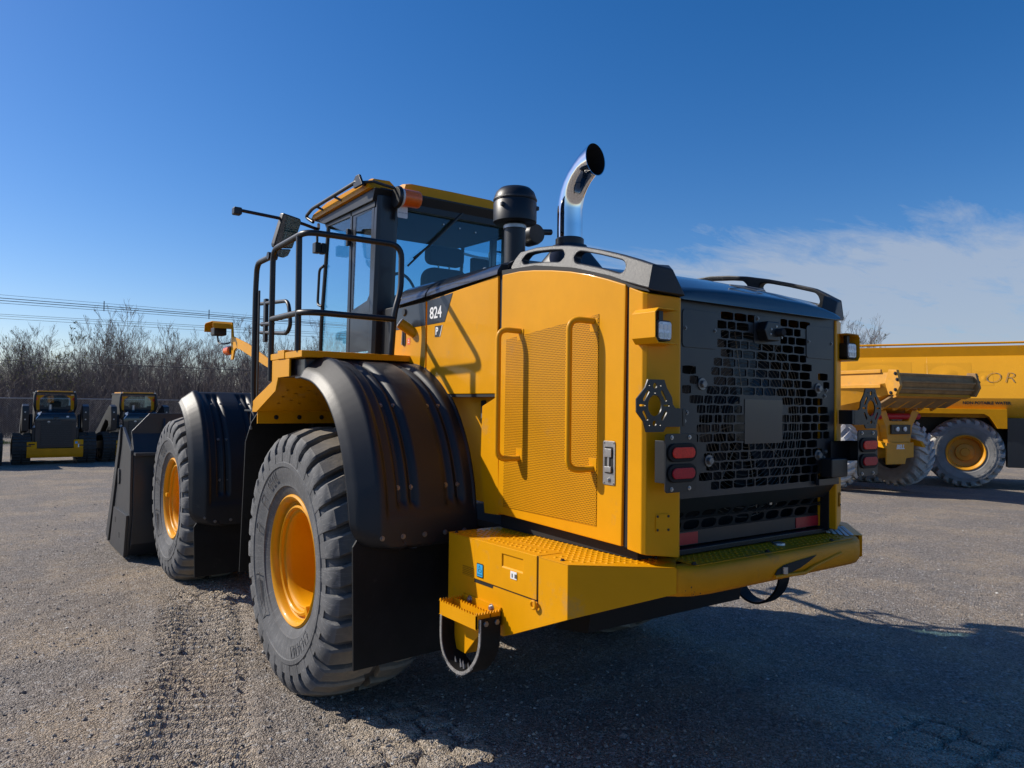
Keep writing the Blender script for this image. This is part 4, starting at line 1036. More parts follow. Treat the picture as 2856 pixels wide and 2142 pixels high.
# left & right side boxes
for mir in (False, True):
    s = 1 if mir else -1
    outer = [(-1.045, -1.255), (-1.045, -2.195), (-.715, -2.470), (-.60, -2.470), (-.60, -1.255)]
    mb = MB(); n = len(outer); zb = [.655, .782, .905, .93, .66]
    zb = [.80, .80, .905, .93, .80]
    # side skin with its slanted lower edge
    side = [(-1.255, ZD - .003), (-2.195, ZD - .003), (-2.195, .887), (-1.82, .735), (-1.74, .705), (-1.50, .70), (-1.255, .72)]
    bx_ = MB(); bx_.prism('x', side, -1.045, -1.035)
    bx_.add([(-1.045, -2.195, ZD - .003), (-.705, -2.478, ZD - .003), (-.705, -2.478, 1.005), (-1.045, -2.195, .887), (-1.03, -2.185, ZD - .003), (-.70, -2.46, ZD - .003), (-.70, -2.46, 1.005), (-1.03, -2.185, .887)],
            [(0, 1, 2, 3), (7, 6, 5, 4), (0, 4, 5, 1), (1, 5, 6, 2), (2, 6, 7, 3), (3, 7, 4, 0)])
    bx_.box(-1.04, -.62, -1.262, -1.252, .74, ZD - .003)
    bx_.add([(-1.04, -2.195, .89), (-.70, -2.47, 1.005), (-.60, -2.40, 1.0), (-.60, -1.26, .80), (-1.04, -1.26, .73), (-1.04, -1.82, .74)], [(0, 1, 2, 3, 4, 5)])
    if mir: bx_ = bx_.mirrored()
    cw = obj('side_box', bx_, Yl, L, bevel=.003, fix=True)
    top_ = [(s * 1.045, -1.255), (s * 1.045, -2.195), (s * .710, -2.478), (s * .60, -2.478), (s * .60, -1.255)]
    tpm = MB().prism('z', [(s * 1.046, -1.253), (s * 1.046, -2.197), (s * .712, -2.476), (s * .60, -2.380), (s * .60, -1.253)], ZD - .003, ZD)
    td = obj('tread_plate', tpm, Yl, cw, bevel=.001)
    lid = [(s * 1.046, -1.50), (s * 1.046, -2.0), (s * .90, -2.0), (s * .90, -1.50)]
    sk_ = (lambda x, y: abs(x) > .895 and -2.03 < y < -1.47)
    tag(obj('anti_slip_studs', studs([(s * 1.03, -1.27), (s * 1.03, -2.19), (s * .72, -2.44), (s * .64, -2.36), (s * .64, -1.27)], ZD, skip=sk_), Yl, cw, smooth=0, fix=False), kind='stuff')
    # battery box lid
    ld = MB(); ya, yb, za, zb2 = -1.505, -1.995, .925, ZD + .003; ha, hb, hc, hd2 = -1.735, -1.895, 1.022, 1.082; xf_, xd = -1.051, -.99
    ld.add([(xf_, ya, za), (xf_, yb, za), (xf_, yb, zb2), (xf_, ya, zb2), (xf_, ha, hc), (xf_, hb, hc), (xf_, hb, hd2), (xf_, ha, hd2), (xd, ha - .01, hd2 - .005), (xd, hb + .01, hd2 - .005), (-.905, ya, za), (-.905, yb, za), (-.905, yb, zb2), (-.905, ya, zb2)],
           [(0, 1, 5, 4), (1, 2, 6, 5), (2, 3, 7, 6), (3, 0, 4, 7), (4, 5, 9, 8), (6, 7, 8, 9), (5, 6, 9), (7, 4, 8), (0, 10, 11, 1), (1, 11, 12, 2), (2, 12, 13, 3), (3, 13, 10, 0), (13, 12, 11, 10)])
    if mir: ld = ld.mirrored()
    l_ = obj('box_door', ld, Yl, cw, bevel=.004)
    tag(obj('anti_slip_studs', studs([(s * 1.035, -1.515), (s * 1.035, -1.985), (s * .915, -1.985), (s * .915, -1.515)], ZD + .003), Yl, l_, smooth=0, fix=False), kind='stuff')
    if not mir:
        fx = -1.0515
        st = obj('blue_sticker', MB().prism('x', rrect(-1.585, -1.530, .940, 1.006, .005), fx - .0022, fx - .0008), M['black'], l_)
        obj('sticker_print', MB().prism('x', rrect(-1.5815, -1.5335, .944, 1.002, .004), fx - .0030, fx - .0022), M['blue_label'], st)
        pict = MB().tube([(fx - .0034, -1.556, .996), (fx - .0034, -1.549, .984), (fx - .0034, -1.563, .984), (fx - .0034, -1.556, .996)], .0007, 4)
        pict.tube(fillet([(fx - .0034, -1.548, .978), (fx - .0034, -1.572, .978), (fx - .0034, -1.572, .966), (fx - .0034, -1.548, .966), (fx - .0034, -1.548, .978)], .005), .0011, 4)
        for yy in (-1.541, -1.549, -1.557, -1.565, -1.573): pict.tube([(fx - .0034, yy + .003, .951), (fx - .0034, yy, .955), (fx - .0034, yy - .003, .951)], .0008, 4)
        obj('sticker_symbol', pict, M['seam'], st)
        ws = obj('white_sticker', MB().box(fx - .002, fx - .0008, -1.853, -1.806, .984, 1.018), M['white'], l_)
        for yy, w_ in ((-1.816, .008), (-1.838, .016)): obj('sticker_print', MB().box(fx - .0026, fx - .002, yy - w_, yy, .990, 1.008), M['boltdark'], ws)
        obj('lid_gap', MB().prism('x', [(-1.500, .926), (-2.0, .926), (-2.0, .919), (-1.66, .920), (-1.655, .907), (-1.500, .907)], -1.0462, -1.044), M['seam'], cw)
        obj('lid_gap', MB().box(-1.0462, -1.044, -1.504, -1.500, .91, ZD + .0005), M['seam'], cw)
        obj('lid_gap', MB().box(-1.0462, -1.044, -2.000, -1.996, .91, ZD + .0005), M['seam'], cw)
        obj('hasp', MB().tube([(-1.06, -1.985 + .016 * math.cos(t), .905 + .016 * math.sin(t)) for t in np.linspace(0, 6.283, 16, endpoint=False)], .006, 8, closed=True), Yl, cw)
        obj('grip_tape', MB().prism('x', rrect(-1.488, -1.392, .925, .972, .004), -1.0466, -1.0452), M['perf'], cw)
    for x, y in ((.64, -2.30), (1.01, -2.12), (1.02, -1.29)): bolt(td, (s * x, y, ZD), (0, 0, 1), .007, BOLTK)
# cast rear bumper
bprof_x = [(-.715, 0), (-.66, -.045), (-.56, -.062), (.56, -.062), (.66, -.045), (.74, .02), (.93, .20)]
YB = -2.470
bm_ = MB()
sec = lambda y: [(y + .10, ZD - .004), (y + .028, ZD - .002), (y + .010, ZD - .008), (y, ZD - .024), (y - .002, ZD - .06), (y + .002, ZD - .098), (y + .02, ZD - .122), (y + .30, ZD - .150)]
rings = []
for x, dy in [(-.712, .012)] + [(-.690, -.020), (-.63, -.048), (-.54, -.060), (-.2, -.062), (.2, -.062), (.54, -.060), (.60, -.052), (.67, -.012), (.76, .06), (.90, .175)]:
    rings.append([(x, a + dy, b) for a, b in sec(YB)])
bm_.loft(rings)
bo = obj('rear_bumper', bm_, M['yellow_cast'], L, smooth=50)
# shade inside the tow hitch pocket, painted as a flat black patch
pk = MB().prism('y', rrect(-.16, .42, 0, 0.001, .0004, 1), -2.5, -2.49)
pk = MB().add([(-.10, YB - .0665, 1.005), (.12, YB - .0668, .985), (.34, YB - .0668, 1.022), (.40, YB - .0668, 1.07), (.38, YB - .0668, 1.083), (.02, YB - .0668, 1.062), (-.06, YB - .0668, 1.045)], [(0, 1, 2, 3, 4, 5, 6)])
cav = [(-.13, 1.020), (-.11, 1.044), (-.06, 1.060), (.04, 1.068), (.20, 1.078), (.13, 1.052), (.07, 1.034), (.0, 1.020)]
obj('hitch_pocket_shade', MB().add([(x, YB - .0675, z) for x, z in cav], [tuple(range(len(cav)))]), M['seam'], bo, fix=False)
obj('hitch_pin', MB().lathe([(.014, 1.022), (.014, 1.052)], (-.06, YB - .07, 0), 'z', 14), M['steel'], bo)
obj('hitch_lip', MB().tube([(-.13, YB - .066, 1.014), (.10, YB - .068, 1.006), (.18, YB - .067, 1.026), (.41, YB - .064, 1.062)], .009, 8), M['yellow_cast'], bo)
rt = [(-.60, -2.490), (.58, -2.490), (.66, -2.45), (.88, -2.26), (.88, -2.20), (.60, -2.20), (.60, -2.27), (-.60, -2.27)]
rd = obj('rear_tread_plate', MB().prism('z', [(-.60, -2.500), (.57, -2.500), (.66, -2.46), (.90, -2.25), (.90, -2.10), (.60, -2.10), (.60, -2.2), (-.60, -2.2)], ZD - .002, ZD + .001), M['yellow_cast'], L)
tag(obj('anti_slip_studs', studs([(-.61, -2.50), (.56, -2.50), (.62, -2.46), (.62, -2.31), (-.61, -2.31)], ZD + .001, skip=lambda x, y: .03 < x < .14 and y < -2.40), M['yellow_cast'], rd, smooth=0, fix=False), kind='stuff')
# white-worn corner grating on the right
gt = MB()
for i in range(14):
    for j in range(9):
        x, y = .615 + i * .0205, -2.445 + j * .034 + (.017 if i % 2 else 0)
        if inside((x, y), [(.60, -2.46), (.665, -2.46), (.90, -2.24), (.90, -2.13), (.60, -2.13)]):
            gt.tube([(x + .0105 * math.cos(t), y + .0105 * math.sin(t) * .8, ZD + .0045) for t in np.linspace(0, 6.283, 6, endpoint=False)], .0026, 4, closed=True)
tag(obj('corner_grating', gt, M['whitepaint'], rd, smooth=60), kind='stuff')
for x, y in ((-.60, -2.478), (-.1, -2.478), (.42, -2.478), (.1, -2.36)): bolt(rd, (x, y, ZD + .001), (0, 0, 1), .008, BOLTK)
obj('lifting_ring', MB().lathe([(0, ZD), (.030, ZD), (.028, ZD + .010), (.012, ZD + .014), (0, ZD + .014)], (.10, -2.40, 0), 'z', 18), M['steel'], rd)
# bumper underside / counterweight mass
cwm = MB().prism('x', [(-2.44, .995), (-2.36, .955), (-1.9, .86), (-1.3, .80), (-1.3, 1.09), (-2.42, 1.09)], -.60, .60)
obj('counterweight', cwm, M['yellow_cast'], L, bevel=.01)
# corrosion/rub mark on the left bumper end is part of the paint: small chipped patches
ch = MB()
random.seed(4)
for i in range(16):
    x, z = -.655 + random.gauss(0, .012), 1.000 + random.gauss(0, .014); r_ = random.uniform(.0015, .005)
    ch.add([(x + r_ * math.cos(t) * random.uniform(.5, 1.2), YB - .052 + (x + .655) * -.5, z + r_ * math.sin(t)) for t in np.linspace(0, 6.28, 7)[:-1]], [(0, 1, 2, 3, 4, 5)])
tag(obj('paint_chips', ch, M['seam'], bo, fix=False), kind='stuff')

# ---- left boarding step with its rubber loop
stp = MB()
ys0, ys1 = -1.405, -1.730; xa, xb = -1.185, -1.047; zt = .815
def saw(p0, p1, z0, h, n, th, along):
    mb = MB(); pts = []
    for i in range(n * 4 + 1):
        t = i / (n * 4); d = (0, 1, 1, 0)[i % 4] * .010 if i < n * 4 else 0
        pts.append((t, z0 + d))
    for (t0, a), (t1, b) in zip(pts, pts[1:]):
        P0 = [p0[k] + (p1[k] - p0[k]) * t0 for k in (0, 1)]; P1 = [p0[k] + (p1[k] - p0[k]) * t1 for k in (0, 1)]
        nx, ny = along
        mb.add([(P0[0], P0[1], z0 - h), (P1[0], P1[1], z0 - h), (P1[0], P1[1], b), (P0[0], P0[1], a), (P0[0] + nx * th, P0[1] + ny * th, z0 - h), (P1[0] + nx * th, P1[1] + ny * th, z0 - h), (P1[0] + nx * th, P1[1] + ny * th, b), (P0[0] + nx * th, P0[1] + ny * th, a)],
               [(0, 1, 2, 3), (7, 6, 5, 4), (3, 2, 6, 7), (0, 4, 5, 1), (0, 3, 7, 4), (1, 5, 6, 2)])
    return mb
for a in (saw((xa, ys0), (xa, ys1), zt, .062, 14, .006, (1, 0)), saw((xa + .075, ys0), (xa + .075, ys1), zt, .030, 14, .006, (1, 0)), saw((xa, ys0), (xb, ys0), zt + .003, .062, 9, .006, (0, -1)), saw((xa, ys1), (xb, ys1), zt + .003, .062, 9, .006, (0, 1))):
    stp.add(a.v, a.f)
stp.box(xb - .006, xb, ys1, ys0, zt - .06, zt + .02)
step = obj('boarding_step', stp, Yl, L, smooth=0)
obj('step_hanger', MB().prism('x', [(ys1 + .01, .79), (ys0 - .01, .79), (ys0 + .02, .578), (ys0 - .10, .572)], xb - .05, xb + .030), Yl, step, bevel=.003)
for y in (ys0 - .07, ys1 + .07): bolt(step, (xb - .006, y, zt + .004), (-1, 0, 0), .012, BOLTB)
for x in (-1.145, -1.085): bolt(step, (x, ys1 - .012, zt - .035), (0, -1, 0), .013, BOLT)
lp_pts = [(ys0 + .003, .765), (ys0 + .006, .70), (ys0 + .004, .63), (ys0 - .012, .58), (ys0 - .06, .530), (ys0 - .13, .510), (ys0 - .20, .520), (ys0 - .26, .560), (ys0 - .31, .62), (ys1 - .008, .68), (ys1 - .010, .74), (ys1 - .010, .80)]
P2 = fillet([(0, a, b) for a, b in lp_pts], .09, 4)
def strip(P2, x0, x1, th):
    rg = []
    for i, p in enumerate(P2):
        t = (P2[min(i + 1, len(P2) - 1)] - P2[max(i - 1, 0)]).normalized(); nn = Vector((0, -t.z, t.y)) * th / 2
        rg.append([(x0, p.y + nn.y, p.z + nn.z), (x1, p.y + nn.y, p.z + nn.z), (x1, p.y - nn.y, p.z - nn.z), (x0, p.y - nn.y, p.z - nn.z)])
    return MB().loft(rg)
lo_ = obj('rubber_loop', strip(P2, -1.168, -1.062, .013), M['rubber'], step, smooth=40)
obj('frayed_edge', strip(P2, -1.173, -1.1682, .015), M['strap'], lo_, smooth=40)
fz = MB(); random.seed(8)
for i in range(46):
    k = random.randint(len(P2) // 4, len(P2) - len(P2) // 3); p = P2[k]; d = Vector((random.uniform(-1, -.2), random.uniform(-.6, .6), random.uniform(-1, .0))).normalized() * random.uniform(.008, .018)
    q = Vector((-1.171, p.y + random.uniform(-.01, .01), p.z - .006)); fz.tube([q, q + d], [.0012, .0004], 3)
for yy in (-.075, -.12, -.145, -.19):
    q = Vector((-1.13, ys0 + yy, .522)); fz.tube([q, q + Vector((0, .004, .014)), q + Vector((0, .010, .026)), q + Vector((0, .012, .036))], [.008, .006, .003, .001], 6)
tag(obj('frayed_threads', fz, M['strap'], lo_), kind='stuff')
# right-hand boarding step and loop
MX = Matrix.Scale(-1, 4, (1, 0, 0))
mb = MB(); mb.v, mb.f = stp.v, stp.f; s2 = obj('boarding_step', mb.mirrored(), Yl, L, smooth=0)
obj('rubber_loop', strip(P2, -1.168, -1.062, .013).mirrored(), M['rubber'], s2, smooth=40)

# ---- decals on the hood side
text('model_number', '824', .098, M['white'], L, (SX - .0035, -.672, 2.310), (0, -1, 0), (0, 0, 1), bold=.0016, space=.95, depth=.0008)
pb = obj('letter_plate', MB().prism('x', [(-.662, 2.232), (-.742, 2.232), (-.716, 2.166), (-.662, 2.166)], SX - .002, SX - .0005), Ch, L)
text('letter', 'P', .062, M['white'], pb, (SX - .003, -.687, 2.199), (0, -1, 0), (0, 0, 1), bold=.0018, depth=.0006)
obj('letter_slash', MB().prism('x', [(-.744, 2.232), (-.750, 2.232), (-.724, 2.166), (-.718, 2.166)], SX - .002, SX - .0005), M['white'], pb)
# fuel filler, latch, orange sticker
d = Vector((-.72, .42, .55)).normalized(); p0 = Vector((SX - .001, -.375, 2.222))
flr = MB(); q = d.to_track_quat('Z', 'Y').to_matrix().to_4x4(); q.translation = p0
flr.lathe([(.0, -.03), (.034, -.03), (.034, .085), (.030, .088), (0, .088)], n=28).xf(q)
fo = obj('filler_neck', flr, Yl, L, smooth=40)
obj('filler_cap', MB().lathe([(.033, .0885), (.033, .094), (.028, .096), (0, .096)], n=24).xf(q), M['whitepaint'], fo, smooth=40)
obj('filler_lock', MB().box(-.010, .010, -.007, .007, .096, .0972).xf(q), M['seam'], fo)
sl_ = obj('slotted_latch', MB().prism('x', rrect(-.290, -.258, 2.135, 2.245, .012), SX - .006, SX - .0005), Bk, L, bevel=.002)
obj('latch_rod', MB().tube([(SX - .012, -.268, 2.240), (SX - .012, -.262, 2.155)], .004, 8), M['steel'], sl_)
bolt(sl_, (SX - .008, -.262, 2.150), (-1, 0, 0), .007, BOLTB)
ob = obj('orange_sticker', MB().box(SX - .0012, SX - .0003, -.352, -.312, 2.140, 2.182), M['orange_label'], L)
obj('sticker_lines', MB().box(SX - .0018, SX - .0012, -.342, -.322, 2.153, 2.156).box(SX - .0018, SX - .0012, -.336, -.328, 2.163, 2.172), M['white'], ob)
obj('side_marker', MB().lathe([(0, -.012), (.020, -.012), (.026, -.004), (.030, .0)], (SX, -.275, 2.352), 'x', 20), Bk, L)

# ---- platform (left), mirrored on the right
def platform(mir):
    g = lambda mb: mb.mirrored() if mir else mb
    s = 1 if mir else -1
    dk = MB().prism('z', [(-1.500, -.345), (-.795, -.352), (-.60, -.352), (-.60, .40), (-1.500, .22)], 2.030, 2.070)
    o = obj('platform', g(dk), Yl, L, bevel=.005)
    plate = [(-.13, 2.029), (.18, 2.029), (.18, 1.897), (.562, 1.772), (.570, 1.698), (.486, 1.700), (.112, 1.836), (.066, 1.918), (-.13, 1.922)]
    obj('side_plate', g(MB().prism('x', plate, -1.497, -1.485)), Yl, o, bevel=.002)
    obj('front_plate', g(MB().prism('x', [(.18, 2.029), (.21, 2.029), (.21, 1.897), (.60, 1.775), (.60, 1.745), (.562, 1.772), (.18, 1.897)], -1.485, -.80)), Yl, o)
    obj('end_bracket', g(MB().box(-1.505, -1.42, -.06, .06, 2.032, 2.085)), Yl, o, bevel=.003)
    obj('tool_box', g(MB().box(-1.46, -.82, -.29, .10, 1.920, 2.028)), Ch, o, bevel=.01)
    obj('tool_box_foot', g(MB().box(-1.485, -1.38, -.31, -.20, 1.908, 1.919)), Bk, o, bevel=.003)
    # pierced fender liner under the platform
    lin = MB()
    Pq = lambda t: (.066 + (.49 - .066) * t, 1.920 + (1.705 - 1.920) * t)
    for i in range(10):
        t0, t1 = i / 10, (i + 1) / 10
        (ya, za), (yb, zb_) = Pq(t0), Pq(t1)
        for j in range(9):
            xa_, xb_ = -1.485 + j * .07, -1.485 + (j + 1) * .07
            P = lambda u, v_: (xa_ + (xb_ - xa_) * u, ya + (yb - ya) * v_, za + (zb_ - za) * v_)
            if 2 <= i <= 7 and 1 <= j <= 7 and (i + j) % 2 == 0:
                hole = [P(.5 + .17 * math.cos(a), .5 + .17 * math.sin(a)) for a in np.linspace(0, 6.2832, 8, endpoint=False)]
                outr = [P(*c_) for c_ in ((1, .5), (1, 1), (.5, 1), (0, 1), (0, .5), (0, 0), (.5, 0), (1, 0))]
                o_ = len(lin.v); lin.v += outr + hole
                for k in range(8): kk = (k + 1) % 8; lin.f.append((o_ + k, o_ + kk, o_ + 8 + kk, o_ + 8 + k))
            else: lin.add([P(0, 0), P(1, 0), P(1, 1), P(0, 1)], [(0, 1, 2, 3)])
    obj('fender_liner', g(lin), Yl, o, smooth=0, fix=False)
    obj('liner_face', g(MB().box(-1.485, -.80, .49, .502, 1.622, 1.706)), Yl, o)
    obj('liner_shelf', g(MB().box(-1.44, -.80, .502, .94, 1.700, 1.712)), Bk, o)
    for x in (-1.36, -1.20, -1.04): bolt(o, (-x if mir else x, .489, 1.664), (0, -1, 0), .010, BOLTK)
    for x in (-1.33, -1.17, -1.01): bolt(o, (-x if mir else x, .929, 1.648), (0, -1, 0), .011)
    obj('pull_cord', g(MB().tube([(-1.40, .92, 1.69), (-1.402, .92, 1.64), (-1.40, .915, 1.60)], .003, 5).lathe([(0, 1.565), (.012, 1.57), (.008, 1.59), (0, 1.60)], (-1.40, .915, 0), 'z', 8)), M['strap'], o)
    # handrail
    T = lambda P, r_=.0185: g(MB().tube(P, r_, 12))
    hr = obj('handrail', T(fillet([(-1.492, .222, 1.90), (-1.492, .222, 2.742), (-1.492, -.355, 2.757), (-.885, -.378, 2.755), (-.885, -.378, 2.475), (-.928, -.378, 2.335), (-.928, -.345, 2.07)], .085, 6)), Bk, L)
    obj('rail_post', T([(-1.494, -.262, 2.07), (-1.494, -.250, 2.745)]), Bk, hr)
    obj('mid_rail', T(fillet([(-1.492, .222, 2.297), (-1.494, -.30, 2.293), (-1.43, -.375, 2.290), (-.928, -.378, 2.288)], .06, 5)), Bk, hr)
    obj('ladder_rail', T(fillet([(-1.488, .25, 2.708), (-1.488, .56, 2.706), (-1.488, .582, 2.52), (-1.488, .585, 1.85), (-1.485, .57, 1.74)], .07, 6)), Bk, hr)
    obj('ladder_rail_flat', g(MB().box(-1.482, -1.470, .53, .555, 1.79, 2.52)), Bk, hr, bevel=.004)
    obj('rail_knuckle', g(MB().lathe([(.024, -.03), (.024, .03)], (-1.488, .25, 2.708), 'x', 16)), Bk, hr)
    gt_ = T(fillet([(-1.12, 1.66, 2.575), (-1.12, .98, 2.53), (-1.12, .925, 2.34), (-1.12, 1.0, 2.285), (-1.12, 1.62, 2.335)], .08, 6), .015)
    ga = obj('ladder_gate', gt_, Bk, hr)
    obj('gate_post', g(MB().box(-1.135, -1.105, 1.48, 1.53, 2.25, 2.60)), Bk, ga, bevel=.005)
    obj('gate_latch', g(MB().tube([(-1.12, 1.60, 2.40), (-1.12, 1.33, 2.385)], .018, 10)), Bk, ga)
    # ladder stringer and treads down the front of the platform
    ld = MB()
    for k in range(3): ld.box(-1.27, -.98, .97 + k * .03, 1.17 + k * .03, 1.50 - k * .38, 1.525 - k * .38)
    ld.prism('x', [(.74, 1.76), (.80, 1.76), (1.34, .55), (1.26, .55)], -.985, -.97)
    obj('ladder', g(ld), Bk, L, bevel=.004)
platform(False); platform(True)

# ---- cab
CB = empty('cab', parent=L)
xs_, yr, yf = .82, .17, 1.16
fl_ = MB().box(-.80, .80, .19, 1.20, 2.02, 2.12); obj('cab_floor', fl_, Ch, CB, bevel=.01)
lw = MB().box(-.80, .80, .165, .20, 2.10, 2.50); obj('cab_rear_wall', lw, Ch, CB, bevel=.008)
# rear corner pillars
for s in (-1, 1):
    pl = [(s * .825, .165), (s * .825, .215), (s * .78, .235), (s * .66, .205), (s * .66, .165), (s * .70, .150), (s * .80, .150)]
    mb = MB(); n = len(pl)
    mb.v = [(x, y, 2.10) for x, y in pl] + [(x * .985, y - .035 + .0, 3.20) for x, y in pl]
    mb.f = [tuple(range(n)), tuple(range(n, 2 * n))] + [(i, (i + 1) % n, n + (i + 1) % n, n + i) for i in range(n)]
    obj('rear_pillar', mb, Ch, CB, bevel=.006)
    obj('front_pillar', MB().tube([(s * .815, 1.10, 2.12), (s * .82, 1.075, 2.40), (s * .812, .985, 3.16)], .016, 8), Bk, CB)
    # side door: lower metal panel, mid pillar, quarter window frame
    X0, X1 = s * .822, s * .802
    lo, hi = min(X0, X1), max(X0, X1)
    obj('mid_pillar', MB().prism('x', [(.525, 3.16), (.555, 3.16), (.600, 2.13), (.545, 2.13)], lo, hi), Ch, CB, bevel=.004)
    obj('quarter_panel', MB().prism('x', [(.21, 2.13), (.21, 2.475), (.255, 2.455), (.545, 2.415), (.545, 2.13)], lo + .004, hi - .004), Ch, CB, bevel=.003)
    obj('window_frame', MB().prism('x', [(.165, 3.17), (.205, 3.17), (.225, 2.52), (.262, 2.482), (.505, 2.438), (.470, 3.11), (.205, 3.115), (.205, 3.165), (.53, 3.165), (.560, 2.40), (.21, 2.455)], lo + .006, hi - .004), Ch, CB)
    obj('quarter_glass', MB().box(s * .812 - .002, s * .812 + .002, .19, .535, 2.43, 3.15), M['glass'], CB)
    obj('door_glass', MB().prism('x', [(.555, 3.15), (.985, 3.15), (1.075, 2.40), (1.095, 2.13), (.60, 2.13)], s * .812 - .002, s * .812 + .002), M['glass'], CB)
    obj('header_rail', MB().prism('x', [(.15, 3.12), (.15, 3.24), (1.10, 3.24), (1.02, 3.135)], lo, hi), Bk, CB, bevel=.004)
    obj('door_handle', MB().tube(fillet([(s * .83, 1.02, 2.835), (s * .83, 1.115, 2.82), (s * .83, 1.14, 2.54), (s * .83, 1.05, 2.52)], .04, 5), .011, 8), Bk, CB)
    for z in (3.015, 2.935): obj('hinge', MB().box(s * .835 - .012, s * .835 + .012, .545, .575, z - .022, z + .022), Bk, CB, bevel=.004)
# rear screen: glass, black border, wiper
obj('rear_glass', MB().prism('y', [(-.70, 2.50), (.70, 2.50), (.69, 3.16), (-.69, 3.16)], .172, .178), M['glass'], CB)
obj('rear_header', MB().prism('y', [(-.78, 3.135), (.78, 3.135), (.78, 3.26), (-.78, 3.26)], .140, .172), Bk, CB, bevel=.004)
obj('front_glass', MB().add([(-.80, 1.10, 2.13), (.80, 1.10, 2.13), (.80, .99, 3.15), (-.80, .99, 3.15)], [(0, 1, 2, 3)]), M['glass'], CB, fix=False)
wp = MB().tube([(-.10, .150, 3.20), (-.14, .140, 3.16), (-.40, .140, 2.90), (-.52, .142, 2.80)], [.012, .010, .008, .006], 6); wp.tube([(-.30, .150, 3.0), (-.56, .150, 2.74)], .007, 6)
obj('rear_wiper', wp, Bk, CB)
# interior
se = MB(); se.prism('y', rrect(-.20, .20, 2.42, 2.84, .09), .52, .64); se.prism('z', rrect(-.25, .25, .50, .98, .07), 2.40, 2.54)
seat = obj('seat', se, M['seat'], CB, bevel=.03)
obj('headrest', MB().prism('y', rrect(-.16, .17, 2.87, 3.02, .05), .55, .64), M['seat'], seat, bevel=.02)
for x in (-.05, .05): obj('headrest_post', MB().tube([(x, .595, 2.82), (x, .595, 2.89)], .007, 6), M['steel'], seat)
cn = MB().box(-.06, .06, .98, 1.05, 2.10, 2.62); cn.tube([(.19 * math.cos(t), .93 + .05 * math.sin(t), 2.66 + .18 * math.sin(t)) for t in np.linspace(0, 6.283, 24, endpoint=False)], .014, 6, closed=True)
obj('steering_column', cn, M['seat'], CB)
obj('armrest', MB().box(.30, .46, .45, .95, 2.44, 2.62), M['seat'], CB, bevel=.03)
obj('side_console', MB().box(-.44, -.32, .5, .92, 2.40, 2.60), M['seat'], CB, bevel=.03)
obj('monitor', MB().box(.40, .58, .80, .84, 2.84, 3.02), M['seat'], CB, bevel=.01)
obj('headliner', MB().box(-.79, .79, .18, 1.05, 3.135, 3.165), M['seat'], CB)
for k, x in enumerate((-.21, -.07, .07)):
    obj('glass_clip', MB().lathe([(0, .166), (.006, .166), (.006, .172)], (x - .05, 0, 3.085 - .01 * k), 'y', 8), M['steel'], CB)
# roof
RF = empty('roof', parent=CB)
rs = MB(); pr = [(.165, 3.250), (.170, 3.280), (.25, 3.305), (.9, 3.30), (1.18, 3.262), (1.24, 3.225), (1.05, 3.222), (.15, 3.245)]
rs.prism('x', pr, -.865, .865)
obj('roof_shell', rs, Yl, CB, bevel=.008)
vs_ = MB(); rg = []
for x, zt_ in ((-.60, 3.300), (-.575, 3.362), (-.50, 3.374), (0, 3.376), (.50, 3.374), (.575, 3.362), (.60, 3.300)):
    zt_ -= .032
    rg.append([(x, .150, 3.262), (x, .156, zt_ - .012), (x, .20, zt_), (x, .55, zt_ + .004), (x, .62, 3.29), (x, .60, 3.262)])
vs_.loft(rg); obj('roof_cap', vs_, Yl, CB, smooth=35)
for s in (-1, 1):
    rg = [[(x, .17, 3.27), (x, .175, z - .01), (x, .22, z), (x, .9, z - .01), (x, 1.0, 3.27)] for x, z in ((s * .845, 3.30), (s * .82, 3.330), (s * .70, 3.335), (s * .655, 3.30))]
    obj('roof_cap', MB().loft(rg), Yl, CB, smooth=35)
obj('roof_liner', MB().prism('x', [(.11, 3.243), (1.10, 3.220), (1.22, 3.222), (1.02, 3.16), (.15, 3.16)], -.84, .84), Bk, CB, bevel=.006)
# roof side bar (left) and its tabs
rb_ = MB().tube(fillet([(-.872, .20, 3.275), (-.905, .26, 3.306), (-.905, 1.10, 3.285), (-.885, 1.29, 3.262), (-.868, 1.17, 3.20)], .05, 5), .0135, 10)
rbo = obj('roof_rail', rb_, Bk, CB)
for y in (.68, 1.03): obj('rail_tab', MB().tube([(-.905, y, 3.292), (-.862, y - .06, 3.255)], .009, 6), Bk, rbo)
obj('rail_end_plate', MB().prism('x', [(.16, 3.262), (.30, 3.262), (.31, 3.315), (.27, 3.345), (.22, 3.345)], -.915, -.895), Bk, rbo, bevel=.004)
obj('cable_run', MB().tube([(-.90, .22, 3.29), (-.84, .13, 3.285), (-.78, .09, 3.262), (-.71, .06, 3.245)], .010, 6), Bk, CB)
# beacon
be = MB().lathe([(.070, -.715), (.076, -.700), (.076, -.690), (.060, -.682)], (0, .05, 3.185), 'x', 28)
bc = obj('beacon_base', be, Bk, CB, smooth=40)
obj('beacon_gasket', MB().lathe([(.0, -.684), (.064, -.684), (.064, -.668), (0, -.668)], (0, .05, 3.187), 'x', 28), M['whitepaint'], bc, smooth=40)
obj('beacon_lens', MB().lathe([(.0, -.668), (.060, -.668), (.060, -.52), (.056, -.505), (.048, -.499), (0, -.499)], (0, .05, 3.19), 'x', 32), M['amber'], bc, smooth=40)
tg = obj('warning_tag', MB().prism('y', rrect(-.690, -.612, 3.050, 3.150, .010), .064, .067), M['whitepaint'], CB, bevel=.001)
text('tag_text', '10W 32W 43W', .011, M['boltdark'], tg, (-.651, .0635, 3.085), (1, 0, 0), (0, 0, 1), depth=.0003)
